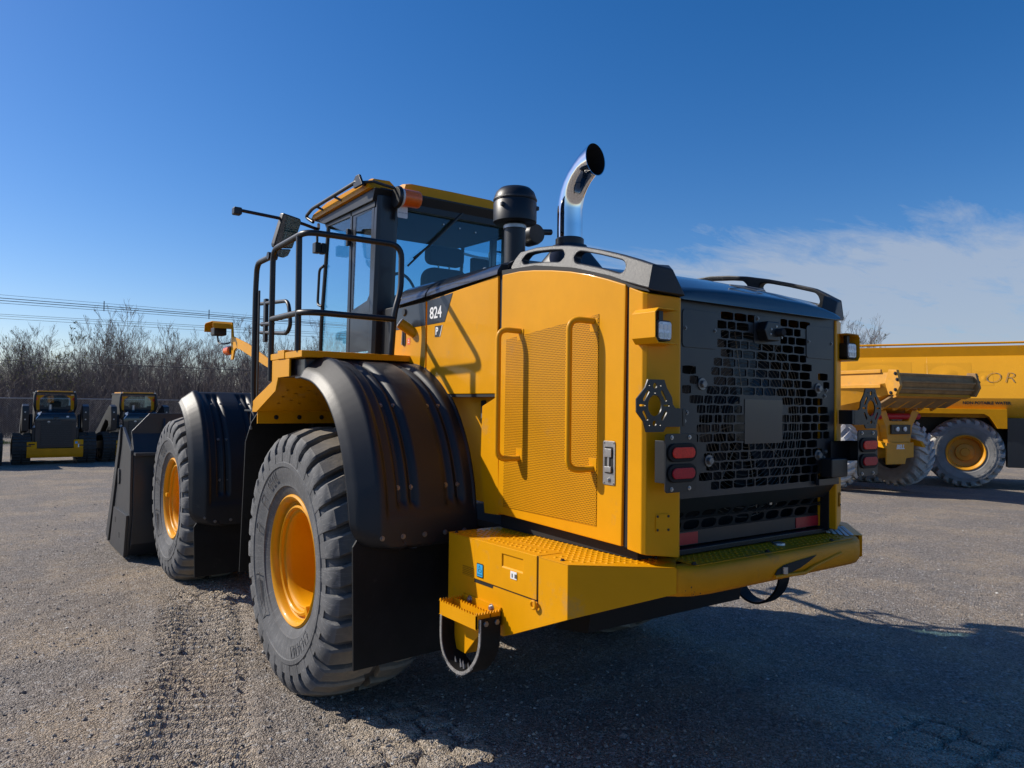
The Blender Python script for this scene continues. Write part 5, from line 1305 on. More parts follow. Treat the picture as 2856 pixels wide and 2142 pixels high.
# mirrors
mr = obj('mirror_arm', MB().tube(fillet([(-.85, 1.10, 3.17), (-.92, .92, 3.085), (-1.06, .915, 3.115), (-1.24, .91, 3.125), (-1.52, .90, 3.135)], .05, 5), .012, 8), Bk, CB)
obj('arm_end', MB().prism('y', rrect(-1.563, -1.505, 3.098, 3.150, .010), .87, .93), Bk, mr, bevel=.006)
mo = [(-1.212, 3.170), (-1.070, 3.146), (-1.062, 3.12), (-1.112, 2.918), (-1.252, 2.905), (-1.262, 2.93)]
mc = Vector((-1.16, .93, 3.04)); tiltM = Matrix.Translation(mc) @ Matrix.Rotation(R(13), 4, 'X') @ Matrix.Rotation(R(5), 4, 'Z') @ Matrix.Translation(-mc)
mh = obj('mirror_housing', MB().prism('y', mo, .905, .965).xf(tiltM), Bk, mr, bevel=.012)
obj('mirror_glass', MB().prism('y', [(mc.x + (x - mc.x) * .90, mc.z + (z - mc.z) * .92) for x, z in mo], .901, .9035).xf(tiltM), M['mirror'], mh)
m2 = [(-1.250, 2.898), (-1.120, 2.912), (-1.140, 2.862), (-1.175, 2.842), (-1.225, 2.848), (-1.252, 2.872)]
mk = obj('mirror_housing', MB().prism('y', m2, .908, .955).xf(tiltM), Bk, mr, bevel=.008)
obj('mirror_glass', MB().prism('y', [(-1.187 + (x + 1.187) * .88, 2.877 + (z - 2.877) * .86) for x, z in m2], .904, .9065).xf(tiltM), M['mirror'], mk)
obj('mirror_strut', MB().tube(fillet([(-.93, .92, 3.08), (-.928, .92, 3.0), (-.93, .92, 2.97)], .02), .010, 8), Bk, mr)
for x0, x1 in ((-.952, -.905), (-.900, -.862)): obj('speaker_box', MB().box(x0, x1, .895, .96, 2.905, 2.985), Bk, mr, bevel=.006)
mr2 = obj('mirror_arm', MB().tube(fillet([(.83, 1.10, 3.12), (.95, .95, 3.06), (1.10, .92, 3.06)], .05, 5), .012, 8), Bk, CB)
mh2 = obj('mirror_housing', MB().prism('y', rrect(1.06, 1.24, 2.84, 3.14, .03), .905, .965), Bk, mr2, bevel=.012)
obj('mirror_glass', MB().prism('y', rrect(1.075, 1.225, 2.86, 3.12, .025), .901, .9035), M['mirror'], mh2)

# the cab was drawn against a nominal width; settle it to its true width and place
def settle(o, keep):
    for ch in o.children:
        nm = ch.name.split('.')[0]
        if ch.type == 'MESH':
            me = ch.data; v_ = np.empty(len(me.vertices) * 3); me.vertices.foreach_get('co', v_); v_ = v_.reshape(-1, 3); Mw = ch.matrix_basis
            if nm in ('seat', 'headrest', 'headrest_post', 'monitor', 'armrest', 'side_console'):
                c_ = np.array(CAM); v_ = c_ + (v_ - c_) * .945
            elif nm not in ('rear_wiper', 'glass_clip', 'bolt', 'tag_text'):
                x = v_[:, 0]; v_[:, 0] = x + np.interp(x, [-.6, .6], [0, -.39])
            me.vertices.foreach_set('co', v_.ravel()); me.update()
        settle(ch, keep)
settle(CB, None)
CB.scale = (1.07,) * 3; CB.location = (.214, .320, -.124)
obj('cab_bulkhead', MB().box(-.60, .60, -.14, .56, 1.95, 2.46), Bk, L, bevel=.01)

# ---- exhaust stack
ring = []
def circ(c, a, b, n=36): return [Vector(c) + Vector(a) * math.cos(2 * math.pi * k / n) + Vector(b) * math.sin(2 * math.pi * k / n) for k in range(n)]
path = [(-.953, 2.79, 0), (-.953, 2.90, 0), (-.953, 3.00, .02), (-.960, 3.055, .14), (-.976, 3.105, .30), (-1.003, 3.152, .46), (-1.042, 3.195, .62), (-1.095, 3.234, .80), (-1.185, 3.30, 1.05)]
re_ = .0805; rings = []
for i, (y, z, a) in enumerate(path[:-1]): rings.append(circ((0, y, z), (re_, 0, 0), (0, re_ * math.cos(a), re_ * math.sin(a))))
# oblique mouth, cut almost upright
mouth_c, mouth_l = (0, -1.188, 3.268), Vector((0, .10, .99)).normalized() * .104
rings.append(circ(Vector((0, -1.135, 3.253)), (re_, 0, 0), (0, re_ * .52, re_ * .98)))
rings.append(circ(Vector(mouth_c), (re_ * 1.0, 0, 0), mouth_l))
inner = [circ(Vector(mouth_c) + Vector((0, .0005, 0)), (re_ - .004, 0, 0), mouth_l * .965)] + [circ((0, y, z), (re_ - .005, 0, 0), (0, (re_ - .005) * math.cos(a), (re_ - .005) * math.sin(a))) for y, z, a in reversed(path[3:-1])]
ex = obj('exhaust_stack', MB().loft(rings, caps=False), M['chrome'], L, smooth=60)
obj('stack_bore', MB().loft(inner, caps=False).loft([inner[-1], [Vector((0, -.96, 3.07))] * 36], caps=False), M['dark'], ex, smooth=60, fix=False)
obj('mouth_rim', MB().loft([rings[-1], inner[0]], caps=False), M['chrome'], ex, fix=False)
obj('stack_collar', MB().lathe([(.082, 2.76), (.090, 2.765), (.090, 2.815), (.082, 2.822)], (0, -.953, 0), 'z', 36), Bk, L, smooth=40)
sh = MB().lathe([(.19, 2.50), (.165, 2.56), (.10, 2.755), (.098, 2.77), (.08, 2.77)], (0, -.953, 0), 'z', 4)
sh = MB().loft([[(x, y, z) for x, y in rrect(-a, a, -.953 - b, -.953 + b, r_, 4)] for a, b, r_, z in ((.24, .21, .05, 2.50), (.22, .19, .05, 2.56), (.105, .105, .08, 2.75), (.100, .100, .08, 2.775))])
obj('stack_shroud', sh, Ch, L, smooth=45)
# ---- air pre-cleaner
pc = obj('precleaner', MB().lathe([(.128, 2.885), (.134, 2.890), (.134, 3.005), (.130, 3.010), (.130, 3.016), (.134, 3.020), (.130, 3.045), (.118, 3.075), (.095, 3.098), (.05, 3.108), (0, 3.109)], (-.35, -.843, 0), 'z', 40), Bk, L, smooth=40)
obj('dome_band', MB().lathe([(.1345, 3.022), (.1365, 3.026), (.1345, 3.034)], (-.35, -.843, 0), 'z', 40), M['railgrey'], pc, smooth=40)
for a in (R(200), R(320), R(80)):
    obj('dome_lug', MB().box(-.012, .012, -.01, .01, 2.965, 2.99).xf(Matrix.Translation((-.35 + .135 * math.cos(a), -.843 + .135 * math.sin(a), 0))), Bk, pc, bevel=.004)
obj('intake_pipe', MB().lathe([(.066, 2.52), (.066, 2.88)], (-.35, -.843, 0), 'z', 32), Bk, L, smooth=40)
obj('hose_clamp', MB().lathe([(.068, 2.848), (.0715, 2.850), (.0715, 2.870), (.068, 2.872)], (-.35, -.843, 0), 'z', 32), M['steel'], L, smooth=40)
sp_ = MB().lathe([(0, -.05), (.062, -.05), (.07, -.02), (.07, .05), (0, .055)], (-.105, -.70, 2.875), 'y', 26); sp_.tube([(-.06, -.70, 2.90), (.05, -.70, 2.915)], .02, 10)
obj('scavenge_port', sp_, Bk, L, smooth=40)
bolt(L, (-.66, -.98, 2.548), (0, 0, 1), .008, BOLTB)

# ---- front lamp arm (left), mirrored on the right
for mir in (False, True):
    g = lambda mb: mb.mirrored() if mir else mb
    arm = [(.85, 1.955), (1.20, 2.035), (1.90, 2.205), (2.02, 2.225), (2.08, 2.205), (2.115, 2.13), (2.17, 2.13), (2.18, 2.44), (2.165, 2.46), (2.13, 2.335), (1.70, 2.245), (1.20, 2.105), (.85, 2.025)]
    a_ = obj('lamp_arm', g(MB().prism('x', arm, -1.205, -1.19)), Yl, L, bevel=.004)
    cp_ = MB().loft([[(x, y, z) for x in (-1.36, -1.19)] + [(x, y2, z2) for x in (-1.19, -1.36)] for (y, z), (y2, z2) in (((2.17, 2.40), (2.165, 2.40)), ((2.178, 2.445), (2.170, 2.442)), ((2.20, 2.462), (2.20, 2.457)), ((2.42, 2.462), (2.42, 2.457)), ((2.455, 2.445), (2.45, 2.443)), ((2.462, 2.385), (2.456, 2.385)))])
    obj('lamp_cover', g(cp_), Yl, a_)
    obj('drive_lamp', g(MB().box(-1.33, -1.22, 2.25, 2.37, 2.345, 2.415)), Bk, a_, bevel=.012)
    obj('lamp_stalk', g(MB().box(-1.285, -1.255, 2.29, 2.33, 2.41, 2.46)), Bk, a_)
    obj('wiring', g(MB().tube(fillet([(-1.27, 2.36, 2.345), (-1.27, 2.34, 2.28), (-1.24, 2.22, 2.27), (-1.21, 2.18, 2.28)], .05), .008, 6)), Bk, a_)
    obj('amber_marker', g(MB().lathe([(0, 2.18), (.036, 2.185), (.040, 2.22), (.040, 2.30), (.030, 2.32), (0, 2.322)], (-1.20, 0, 2.215), 'y', 20)), M['amber'], a_, smooth=40)
    obj('marker_base', g(MB().box(-1.215, -1.185, 2.165, 2.235, 2.19, 2.24)), Bk, a_, bevel=.005)

# ---- lift boom and bucket
bm = MB(); arm = [(2.55, 1.72), (2.85, 1.92), (3.6, 1.55), (4.35, .78), (4.45, .45), (4.25, .40), (3.9, .85), (3.2, 1.35)]
for s in (-1, 1): bm.prism('x', arm, s * .52 - .06, s * .52 + .06)
bm.lathe([(.10, -.46), (.10, .46)], (0, 3.75, 1.2), 'x', 20)
obj('lift_boom', bm, Yl, L, bevel=.01)
obj('tilt_cylinder', MB().tube([(0, 2.75, 1.75), (0, 3.6, 1.75)], .09, 16).tube([(0, 3.6, 1.75), (0, 4.2, 1.45)], .05, 12), Bk, L)
BU = empty('bucket', parent=L)
bkm = M['bucket'] = mat('bucket_charcoal', (.030, .032, .036), .42, var=.12, vscale=5, rvar=.08, dirt=(.10, .09, .08), dscale=6, damt=-.08)
prof_o = [(5.72, .045), (5.0, .03), (4.66, .05), (4.50, .20), (4.44, .50), (4.42, .85), (4.46, 1.20), (4.62, 1.62)]
prof_i = [(5.72, .075), (5.0, .075), (4.72, .11), (4.57, .25), (4.51, .52), (4.49, .85), (4.52, 1.19), (4.67, 1.61)]
mb = MB(); mb.prism('x', prof_o + prof_i[::-1], -1.575, 1.575)
# spill guard corners are clipped
mb.v = [(x, y, z if not (z > 1.5 and abs(x) > 1.5) else z - .19) for x, y, z in mb.v]
obj('bucket_shell', mb, bkm, BU, bevel=.006)
sp2 = MB().prism('y', [(-1.575, 1.20), (-1.575, 1.43), (-1.40, 1.625), (1.40, 1.625), (1.575, 1.43), (1.575, 1.20)], 4.60, 4.625); obj('spill_guard', sp2, bkm, BU, bevel=.004)
for s in (-1, 1):
    x0, x1 = sorted((s * 1.575, s * 1.605))
    obj('side_plate', MB().prism('x', [(4.46, 1.22), (5.02, 1.46), (5.08, 1.43), (5.62, .55), (5.90, .16), (5.86, .06), (4.62, .05), (4.45, .50)], x0, x1), bkm, BU, bevel=.006)
    x0, x1 = sorted((s * 1.605, s * 1.632))
    obj('wear_plate', MB().prism('x', [(5.33, .52), (4.47, .52), (4.60, .05), (5.55, .05)], x0, x1), bkm, BU, bevel=.004)
    e = obj('side_edge', MB().prism('x', [(5.02, 1.46), (5.10, 1.42), (5.62, .57), (5.92, .12), (5.74, .06), (5.50, .46), (5.06, 1.25)], *sorted((s * 1.606, s * 1.628))), bkm, BU, bevel=.004)
    obj('weld_boss', MB().prism('x', rrect(5.08, 5.17, .80, .98, .04), *sorted((s * 1.606, s * 1.622))), bkm, BU, bevel=.004)
    for y, z in ((5.16, .36), (4.88, .22)): obj('edge_hole', MB().box(*sorted((s * 1.633, s * 1.634)), y, y + .05, z, z + .06), M['dark'], BU)
obj('back_rib', MB().box(-1.58, 1.58, 4.33, 4.46, 1.17, 1.20), bkm, BU, bevel=.004)
obj('back_gusset', MB().prism('x', [(4.36, 1.17), (4.62, 1.60), (4.66, 1.60), (4.46, 1.17)], -1.26, -1.24), bkm, BU)
obj('back_gusset', MB().prism('x', [(4.36, 1.17), (4.62, 1.60), (4.66, 1.60), (4.46, 1.17)], 1.24, 1.26), bkm, BU)
obj('cutting_edge', MB().prism('x', [(5.70, .035), (6.02, .02), (6.02, .035), (5.70, .085)], -1.60, 1.60), bkm, BU, bevel=.004)

# ================================================================== BACKGROUND
def at(px, py, depth):
    """point at a depth along the view axis (photo pixel coordinates), used once to read positions off the photograph"""
    return CAM + (VIEW + RIGHT * ((px - 1428) / 2094) - UP * ((py - 1071) / 2094)) * depth

# ---- compact track loaders parked in a row, tails to the camera
def track_loader():
    T = empty('track_loader')
    K, Yw = M['black'], M['yellow']
    # tracks
    for s in (-1, 1):
        xa, xb = sorted((s * .56, s * .98))
        und = obj('track_frame', MB().prism('x', [(.35, .12), (1.75, .12), (1.95, .35), (1.6, .55), (.5, .60), (.2, .40)], xa + .1, xb - .1), K, T, bevel=.02)
        loop = fillet([(0, 1.0, .03), (0, 1.80, .03), (0, 2.12, .36), (0, 1.75, .60), (0, .62, .80), (0, .22, .80), (0, .02, .50), (0, .30, .03), (0, 1.0, .03)], .24, 5)
        rg = []
        m_ = len(loop)
        for i, p in enumerate(loop[:-1]):
            t = (loop[(i + 1) % (m_ - 1)] - loop[i - 1 if i else m_ - 2]).normalized(); nn = Vector((0, t.z, -t.y)) * .03
            rg.append([(xa, p.y + nn.y, p.z + nn.z), (xb, p.y + nn.y, p.z + nn.z), (xb, p.y - nn.y, p.z - nn.z), (xa, p.y - nn.y, p.z - nn.z)])
        trk = MB().loft(rg, closed=True)
        # bars on the track
        acc = 0; last = 0
        for i in range(m_ - 1):
            a, b = loop[i], loop[i + 1]; L_ = (b - a).length; t = (b - a).normalized() if L_ > 1e-6 else Vector((0, 1, 0)); nn = Vector((0, t.z, -t.y))
            while last <= acc + L_:
                c_ = a + t * (last - acc)
                for x0, x1 in ((xa, xa + .19), (xb - .19, xb)):
                    q = []
                    for e, h in ((-.024, .025), (.024, .025), (.014, .055), (-.014, .055)): q.append(c_ + t * e + nn * h)
                    trk.prism('x', [(v_.y, v_.z) for v_ in q], x0, x1)
                last += .095
            acc += L_
        obj('rubber_track', trk, M['track'], T, smooth=30)
        for y, z, r_ in ((1.80, .34, .2), (.28, .50, .22), (.8, .22, .12), (1.1, .22, .12), (1.4, .22, .12)):
            obj('track_roller', MB().lathe([(r_, xa + .06), (r_, xb - .06)], (0, y, z), 'x', 18), K, und)
        # lift arm tower
        tx0, tx1 = sorted((s * .62, s * .80))
        obj('lift_arm', MB().prism('x', [(.20, .90), (.16, 1.30), (.22, 1.58), (.42, 1.64), (.75, 1.50), (2.3, .75), (2.35, .45), (2.1, .50), (.9, 1.20), (.55, 1.15), (.45, .90)], tx0 + .02, tx1), K, T, bevel=.02)
        obj('lift_cylinder', MB().tube([(s * .57, .30, .95), (s * .57, .38, 1.35)], .045, 12), K, T)
        for z in (1.42, 1.22): bolt(T, (s * .71, .168, z), (0, -1, 0), .013, BOLTB)
        # bumper ears
        ea = MB(); ea.box(*sorted((s * .43, s * .66)), .02, .22, .43, .62 if s < 0 else .67); obj('bumper_ear', ea, Yw, T, bevel=.012)
    obj('chassis', MB().box(-.55, .55, .15, 1.9, .25, 1.0), K, T, bevel=.02)
    bp_ = obj('rear_bumper', MB().prism('x', [(.0, .44), (.0, .30), (.05, .19), (.5, .19), (.5, .44)], -.66, .66), M['yellow_cast'], T, bevel=.01)  # darker yellow than the ears: the bumper's shade is put into its colour
    obj('sticker', MB().box(.46, .52, .0165, .0195, .56, .62), M['blue_label'], T); obj('sticker', MB().box(.53, .56, .0165, .0195, .46, .55), M['white'], T)
    obj('ear_slot', MB().box(-.62, -.48, .0165, .0195, .54, .57), M['dark'], T)
    dr = obj('engine_door', MB().prism('x', [(.08, .44), (.06, 1.22), (.20, 1.24), (.24, .44)], -.48, .48), Ch, T, bevel=.02)
    gp = obj('door_grille', MB().box(-.35, .37, .050, .062, .50, 1.18), K, dr)
    for i in range(13): obj('louvre', MB().box(-.34, .36, .040, .052, .52 + i * .05, .545 + i * .05), Ch, gp)
    obj('door_plate', MB().box(-.10, .11, .036, .048, 1.09, 1.19), Ch, dr, bevel=.006); obj('door_emblem', MB().lathe([(0, .042), (.035, .042), (.035, .052)], (-.17, 0, 1.15), 'y', 14), M['steel'], dr)
    hd = MB(); rg = []
    for y, z, w in ((.06, 1.24, .48), (.07, 1.34, .47), (.12, 1.40, .45), (.55, 1.50, .42), (.80, 1.52, .42)):
        rg.append([(-w, y, z - .08), (-w * .98, y, z - .02), (-w * .86, y, z), (w * .86, y, z), (w * .98, y, z - .02), (w, y, z - .08), (w, y, z - .3 if y > .1 else z - .1), (-w, y, z - .3 if y > .1 else z - .1)])
    ho = obj('engine_hood', MB().loft(rg), M['hoodtop'], T, smooth=45)
    obj('hood_chevron', MB().add([(-.475, .045, 1.22), (-.37, .055, 1.36), (-.33, .20, 1.436), (-.43, .12, 1.40)], [(0, 1, 2, 3)]), M['whitepaint'], ho, fix=False)
    obj('hood_label', MB().box(.24, .30, .050, .064, 1.28, 1.315), M['white'], ho); obj('hood_handle', MB().box(-.06, .07, .045, .068, 1.255, 1.285), K, ho, bevel=.006)
    obj('stub_exhaust', MB().lathe([(.045, 1.48), (.045, 1.62), (.035, 1.63), (0, 1.62)], (-.12, .55, 0), 'z', 16), M['steel'], T)
    # cab
    for s in (-1, 1):
        obj('cab_post', MB().tube(fillet([(s * .46, .50, 1.44), (s * .50, .42, 1.62), (s * .475, .46, 1.90), (s * .45, .50, 1.965)], .05), .030, 8), K, T)
        obj('cab_side', MB().prism('x', [(.5, 1.4), (.45, 1.93), (1.55, 1.93), (1.75, 1.2), (1.6, 1.0), (.7, 1.2)], s * .465 - .012, s * .465 + .012), K, T)
        obj('cab_panel', MB().prism('y', [(s * .46, 1.48), (s * .37, 1.48), (s * .37, 1.78), (s * .26, 1.88), (s * .46, 1.88)], .54, .555), Yw, T)
        obj('tail_light', MB().box(s * .43 - .02, s * .43 + .02, .52, .54, 1.74, 1.82), M['amber'] if s < 0 else M['redlens'], T)
    obj('rear_window_frame', MB().prism('y', [(-.37, 1.48), (-.37, 1.60), (-.26, 1.60), (-.26, 1.56), (.26, 1.56), (.26, 1.60), (.37, 1.60), (.37, 1.48)], .55, .57), K, T)
    obj('rear_window', MB().prism('y', [(-.37, 1.55), (-.37, 1.72), (-.22, 1.88), (.22, 1.88), (.37, 1.72), (.37, 1.55)], .560, .566), M['glass'], T)
    obj('cab_roof', MB().box(-.49, .49, .44, 1.6, 1.925, 1.965), K, T, bevel=.012)
    obj('roof_panel', MB().box(-.42, .42, .48, 1.55, 1.966, 2.005), M['yellow_old'], T, bevel=.012)
    for s in (-1, 1): obj('roof_lamp', MB().box(s * .455 - .02, s * .455 + .02, .45, .49, 1.966, 2.0), M['steel'], T, bevel=.004)
    obj('roof_hose', MB().tube([(-.30, .50, 2.01), (-.24, .49, 2.03), (-.17, .50, 2.01)], .008, 5), K, T)
    st = obj('seat', MB().prism('y', rrect(-.10, .17, 1.35, 1.72, .06), .95, 1.08), M['seat'], T, bevel=.02)
    return T
ct = track_loader()
row = [(-1.07, 19.25, 'track loader at far left, seen whole from behind'),
       (1.09, 19.45, 'track loader partly hidden by the black bucket of the wheel loader'),
       (3.22, 19.6, 'track loader, only its roof showing above a fender'),
       (-3.24, 19.1, 'track loader cut off by the left edge of the photo')]
for i, (x, y, lab) in enumerate(row):
    o = ct if i == 0 else copy_tree(ct)
    o.location = (x, y, 0); o.rotation_euler = (0, 0, R((-1.0, 4, 2, 1)[i]))
    tag(o, 'compact black and yellow ' + lab, 'track loader', 'compact track loaders parked along the fence')

# ---- chain-link fence
FY = 31.3; fx0, fx1 = -9.0, 17.0
F_ = empty('chain_link_fence', (fx0, FY, 0)); tag(F_, 'grey chain-link fence with a top rail behind the parked track loaders', 'fence')
galv = mat('galvanised_steel', (.30, .30, .30), .5, metal=.6, var=.15, vscale=8)
fm = MB(); H = 1.80
pitch = .085; k = -H
while k < fx1 - fx0:
    for d_ in (1, -1):
        xa, xb = (k, k + H) if d_ > 0 else (k + H, k); za, zb_ = .02, H
        def clip(x0, z0, x1, z1, w):
            pts = []
            for t in (0, 1): pts.append((x0 + (x1 - x0) * t, z0 + (z1 - z0) * t))
            return pts
        lo_x, hi_x = 0, fx1 - fx0
        if min(xa, xb) < lo_x or max(xa, xb) > hi_x: continue
        fm.add([(xa, d_ * .003 - .003, za), (xa + .005, d_ * .003, za), (xa, d_ * .003 + .003, za), (xb, d_ * .003 - .003, zb_), (xb + .005, d_ * .003, zb_), (xb, d_ * .003 + .003, zb_)], [(0, 1, 4, 3), (1, 2, 5, 4), (2, 0, 3, 5)])
    k += pitch
tag(obj('wire_mesh', fm, galv, F_, smooth=0, fix=False), kind='stuff')
obj('top_rail', MB().tube([(0, 0, H), (fx1 - fx0, 0, H)], .021, 8), galv, F_)
PO = mesh_of('post', MB().lathe([(.03, 0), (.03, H + .03), (.02, H + .06), (0, H + .065)], n=10)); PO.materials.append(galv)
for i in range(int((fx1 - fx0) / 3) + 1): obj('post', PO, None, F_, M=Matrix.Translation((i * 3.0 + .4, .04, 0)))

# ---- verge of grass along the fence
gm = MB(); random.seed(3)
for i in range(9000):
    x = random.uniform(-9, 18); y = FY + random.gauss(.1, .45); h = random.uniform(.04, .16); a = random.uniform(0, 6.28); w = .012; dx, dy = math.cos(a) * w, math.sin(a) * w; lx, ly = random.gauss(0, .04), random.gauss(0, .04)
    gm.add([(x - dx, y - dy, 0), (x + dx, y + dy, 0), (x + lx, y + ly, h)], [(0, 1, 2)])
grass_m = mat('spring_grass', (.10, .13, .03), .8, var=.5, vscale=2)
tag(obj('grass', gm, grass_m, smooth=0, fix=False), 'short rough grass growing along the foot of the fence', 'grass', kind='stuff')

# ---- bare trees behind the fence
bark = mat('grey_brown_bark', (.115, .095, .088), .9, var=.3, vscale=7)
twig_m = mat('twig_bark', (.135, .108, .100), .9, var=.3, vscale=3)
bud_m = mat('pale_spring_buds', (.20, .20, .06), .7, var=.3, vscale=9)
def grow(seed, H_, spread, buds):
    rnd = random.Random(seed); tr, tw, bd_ = MB(), MB(), MB()
    def limb(p, d, ln, r_, lev):
        n = 4 if lev < 2 else 3; pts = [p]; q = p.copy(); dd = d.copy()
        for i in range(n):
            dd = (dd + Vector((rnd.gauss(0, .10), rnd.gauss(0, .10), rnd.gauss(.05, .06)))).normalized(); q = q + dd * ln / n; pts.append(q.copy())
        rad = [max(.004, r_ * (1 - .72 * i / n)) for i in range(n + 1)]
        (tr if lev <= 1 else tw).tube(pts, rad, 6 if lev == 0 else (4 if lev == 1 else 3), caps=False)
        if lev == 4:
            if buds and rnd.random() < buds:
                for _ in range(3):
                    c_ = pts[rnd.randint(1, n)]; s_ = .03
                    bd_.add([c_ + Vector((rnd.gauss(0, s_), rnd.gauss(0, s_), rnd.gauss(0, s_))) for _ in range(3)], [(0, 1, 2)])
            return
        kids = (6, 5, 4, 3)[lev]
        for k in range(kids):
            t = rnd.uniform(.28, 1.0) if lev else rnd.uniform(.12, 1.0); i = min(int(t * n), n - 1); b = pts[i].lerp(pts[i + 1], t * n - i)
            a = rnd.uniform(0, 6.283); tilt = rnd.uniform(.35, .85) * spread
            ax = dd.orthogonal().normalized(); ax = Quaternion(dd, a) @ ax; nd = (dd * math.cos(tilt) + ax * math.sin(tilt) + Vector((0, 0, .22))).normalized()
            limb(b, nd, ln * rnd.uniform(.45, .68) * (1.15 - .45 * t), r_ * (1 - .6 * t) * .52, lev + 1)
    for k in range(rnd.choice((1, 2, 2, 3))):
        a = rnd.uniform(0, 6.28); limb(Vector((rnd.gauss(0, .15), rnd.gauss(0, .15), -.05)), Vector((math.cos(a) * .16, math.sin(a) * .16, 1)).normalized(), H_ * rnd.uniform(.58, .70), rnd.uniform(.045, .075), 0)
    return tr, tw, bd_
protos = []
for i, (sd, hh, sp, bu) in enumerate(((11, 5.6, .9, .0), (23, 6.0, 1.0, .55), (37, 5.2, .8, .0), (41, 6.3, .75, .12), (58, 4.9, 1.05, .0))):
    tr, tw, bd_ = grow(sd, hh, sp, bu)
    protos.append((mesh_of('trunk', tr, fix=False), mesh_of('crown', tw, fix=False), mesh_of('buds', bd_, smooth=0, fix=False) if bd_.f else None))
for a, b, c_ in protos:
    a.materials.append(bark); b.materials.append(twig_m)
    if c_: c_.materials.append(bud_m)
def tree(k, x, y, sc, rz, lab, group):
    T = empty('bare_tree', (x, y, 0), rz); T.scale = (sc, sc, sc * (1.0 + .1 * math.sin(x * 3)))
    t_ = obj('trunk', protos[k][0], None, T); c_ = obj('crown', protos[k][1], None, T)
    if protos[k][2]: tag(obj('buds', protos[k][2], None, c_), kind='stuff')
    tag(T, lab, 'tree', group); return T
# rows read off the photograph: pixel column, distance, kind, size
spots = [(-60, 38, 0, .95), (40, 40, 3, .9), (125, 36, 1, .98), (190, 41, 1, .98), (240, 37, 2, 1.02), (300, 39, 3, .98), (345, 43, 0, 1.12), (385, 37, 4, 1.0), (440, 36, 2, .95), (495, 40, 3, .96), (540, 37, 0, .98), (590, 41, 2, 1.08), (650, 38, 4, 1.02), (705, 40, 3, .92), (760, 38, 0, .95), (830, 41, 2, .98), (900, 39, 1, .85), (960, 42, 3, .9), (1040, 40, 4, .95)]
where = ['cut by the left edge of the photo', 'left of the budding tree, over the leftmost track loader', 'with pale buds, tallest of the row, above the leftmost whole track loader', 'with pale buds, right-hand neighbour of the tallest budding tree', 'with upright stems right of the budding pair', 'above the gap between the two left track loaders', 'thin and far, above the gap between track loaders', 'low and wide, left of the second track loader roof', 'with a straight dark stem rising behind the second track loader', 'right of the second track loader roof', 'between the second track loader and the lamp arm', 'behind the yellow lamp arm of the wheel loader', 'just left of the black ladder rail', 'between the ladder rail posts', 'right of the ladder rail, left of the cab', 'seen through the handrail beside the cab', 'with buds, seen through the cab door glass', 'mostly hidden behind the cab of the wheel loader', 'hidden low behind the wheel loader platform']
random.seed(17)
for (px, dp, k, sc), lab in zip(spots, where):
    p = at(px, 1120, dp); tree(k, p.x, p.y, sc, random.uniform(0, 6.28), 'bare leafless tree ' + lab, 'bare trees behind the fence')
# far wood behind the first trees: reads as one grey-brown mass
def mesh_arrays(me):
    v_ = np.empty(len(me.vertices) * 3); me.vertices.foreach_get('co', v_); li = np.empty(len(me.loops), np.int64); me.loops.foreach_get('vertex_index', li); return v_.reshape(-1, 3), li.reshape(-1, 4)
VV, FF, off_ = [], [], 0
random.seed(91)
for i in range(104):
    px = -150 + 1450 * (i + random.uniform(-.4, .4)) / 74 if i < 74 else 1300 + 950 * (i - 74 + random.uniform(-.4, .4)) / 30; dp = random.uniform(43, 60); p = at(px, 1120, dp); k = random.choice((0, 2, 3, 4)); sc = random.uniform(.74, 1.10) * dp / 48; a_ = random.uniform(0, 6.28)
    for me in protos[k][:2]:
        v_, f_ = mesh_arrays(me); c_, s_ = math.cos(a_) * sc, math.sin(a_) * sc
        VV.append(np.stack([v_[:, 0] * c_ - v_[:, 1] * s_ + p.x, v_[:, 0] * s_ + v_[:, 1] * c_ + p.y, v_[:, 2] * sc], -1)); FF.append(f_ + off_); off_ += len(v_)
VV = np.concatenate(VV); FF = np.concatenate(FF).astype(np.int32)
fm_ = bpy.data.meshes.new('far_wood'); fm_.vertices.add(len(VV)); fm_.vertices.foreach_set('co', VV.ravel().astype(np.float32)); fm_.loops.add(FF.size); fm_.loops.foreach_set('vertex_index', FF.ravel())
fm_.polygons.add(len(FF)); fm_.polygons.foreach_set('loop_start', np.arange(0, FF.size, 4, dtype=np.int32)); fm_.polygons.foreach_set('loop_total', np.full(len(FF), 4, np.int32)); fm_.update(); fm_.materials.append(twig_m)
fw = bpy.data.objects.new('far_wood', fm_); col.objects.link(fw); tag(fw, 'distant leafless wood behind the front row of bare trees', 'wood', kind='stuff')
# undergrowth: a thicket that reads as one mass
ug = MB(); random.seed(29)
for i in range(8000):
    px = random.uniform(-150, 1250); dp = random.uniform(34, 47); p = at(px, 1120, dp); h = random.uniform(.8, 4.0) * (1.0 if random.random() < .8 else 1.25); q = Vector((p.x, p.y, 0)); d_ = Vector((random.gauss(0, .3), random.gauss(0, .3), 1)).normalized()
    m1 = q + d_ * h * .5 + Vector((random.gauss(0, .08), 0, 0)); e = q + d_ * h + Vector((random.gauss(0, .22), random.gauss(0, .2), 0)); ug.tube([q, m1, e], [.011, .008, .003], 3, caps=False)
    for _ in range(3):
        t = random.uniform(.3, .9); b = q.lerp(e, t); d2 = Vector((random.gauss(0, .6), random.gauss(0, .6), random.uniform(.2, 1))).normalized() * h * random.uniform(.15, .4); ug.tube([b, b + d2], [.006, .002], 3, caps=False)
tag(obj('undergrowth', ug, twig_m, smooth=0, fix=False), 'tangled leafless undergrowth filling the ground beneath the trees', 'undergrowth', kind='stuff')
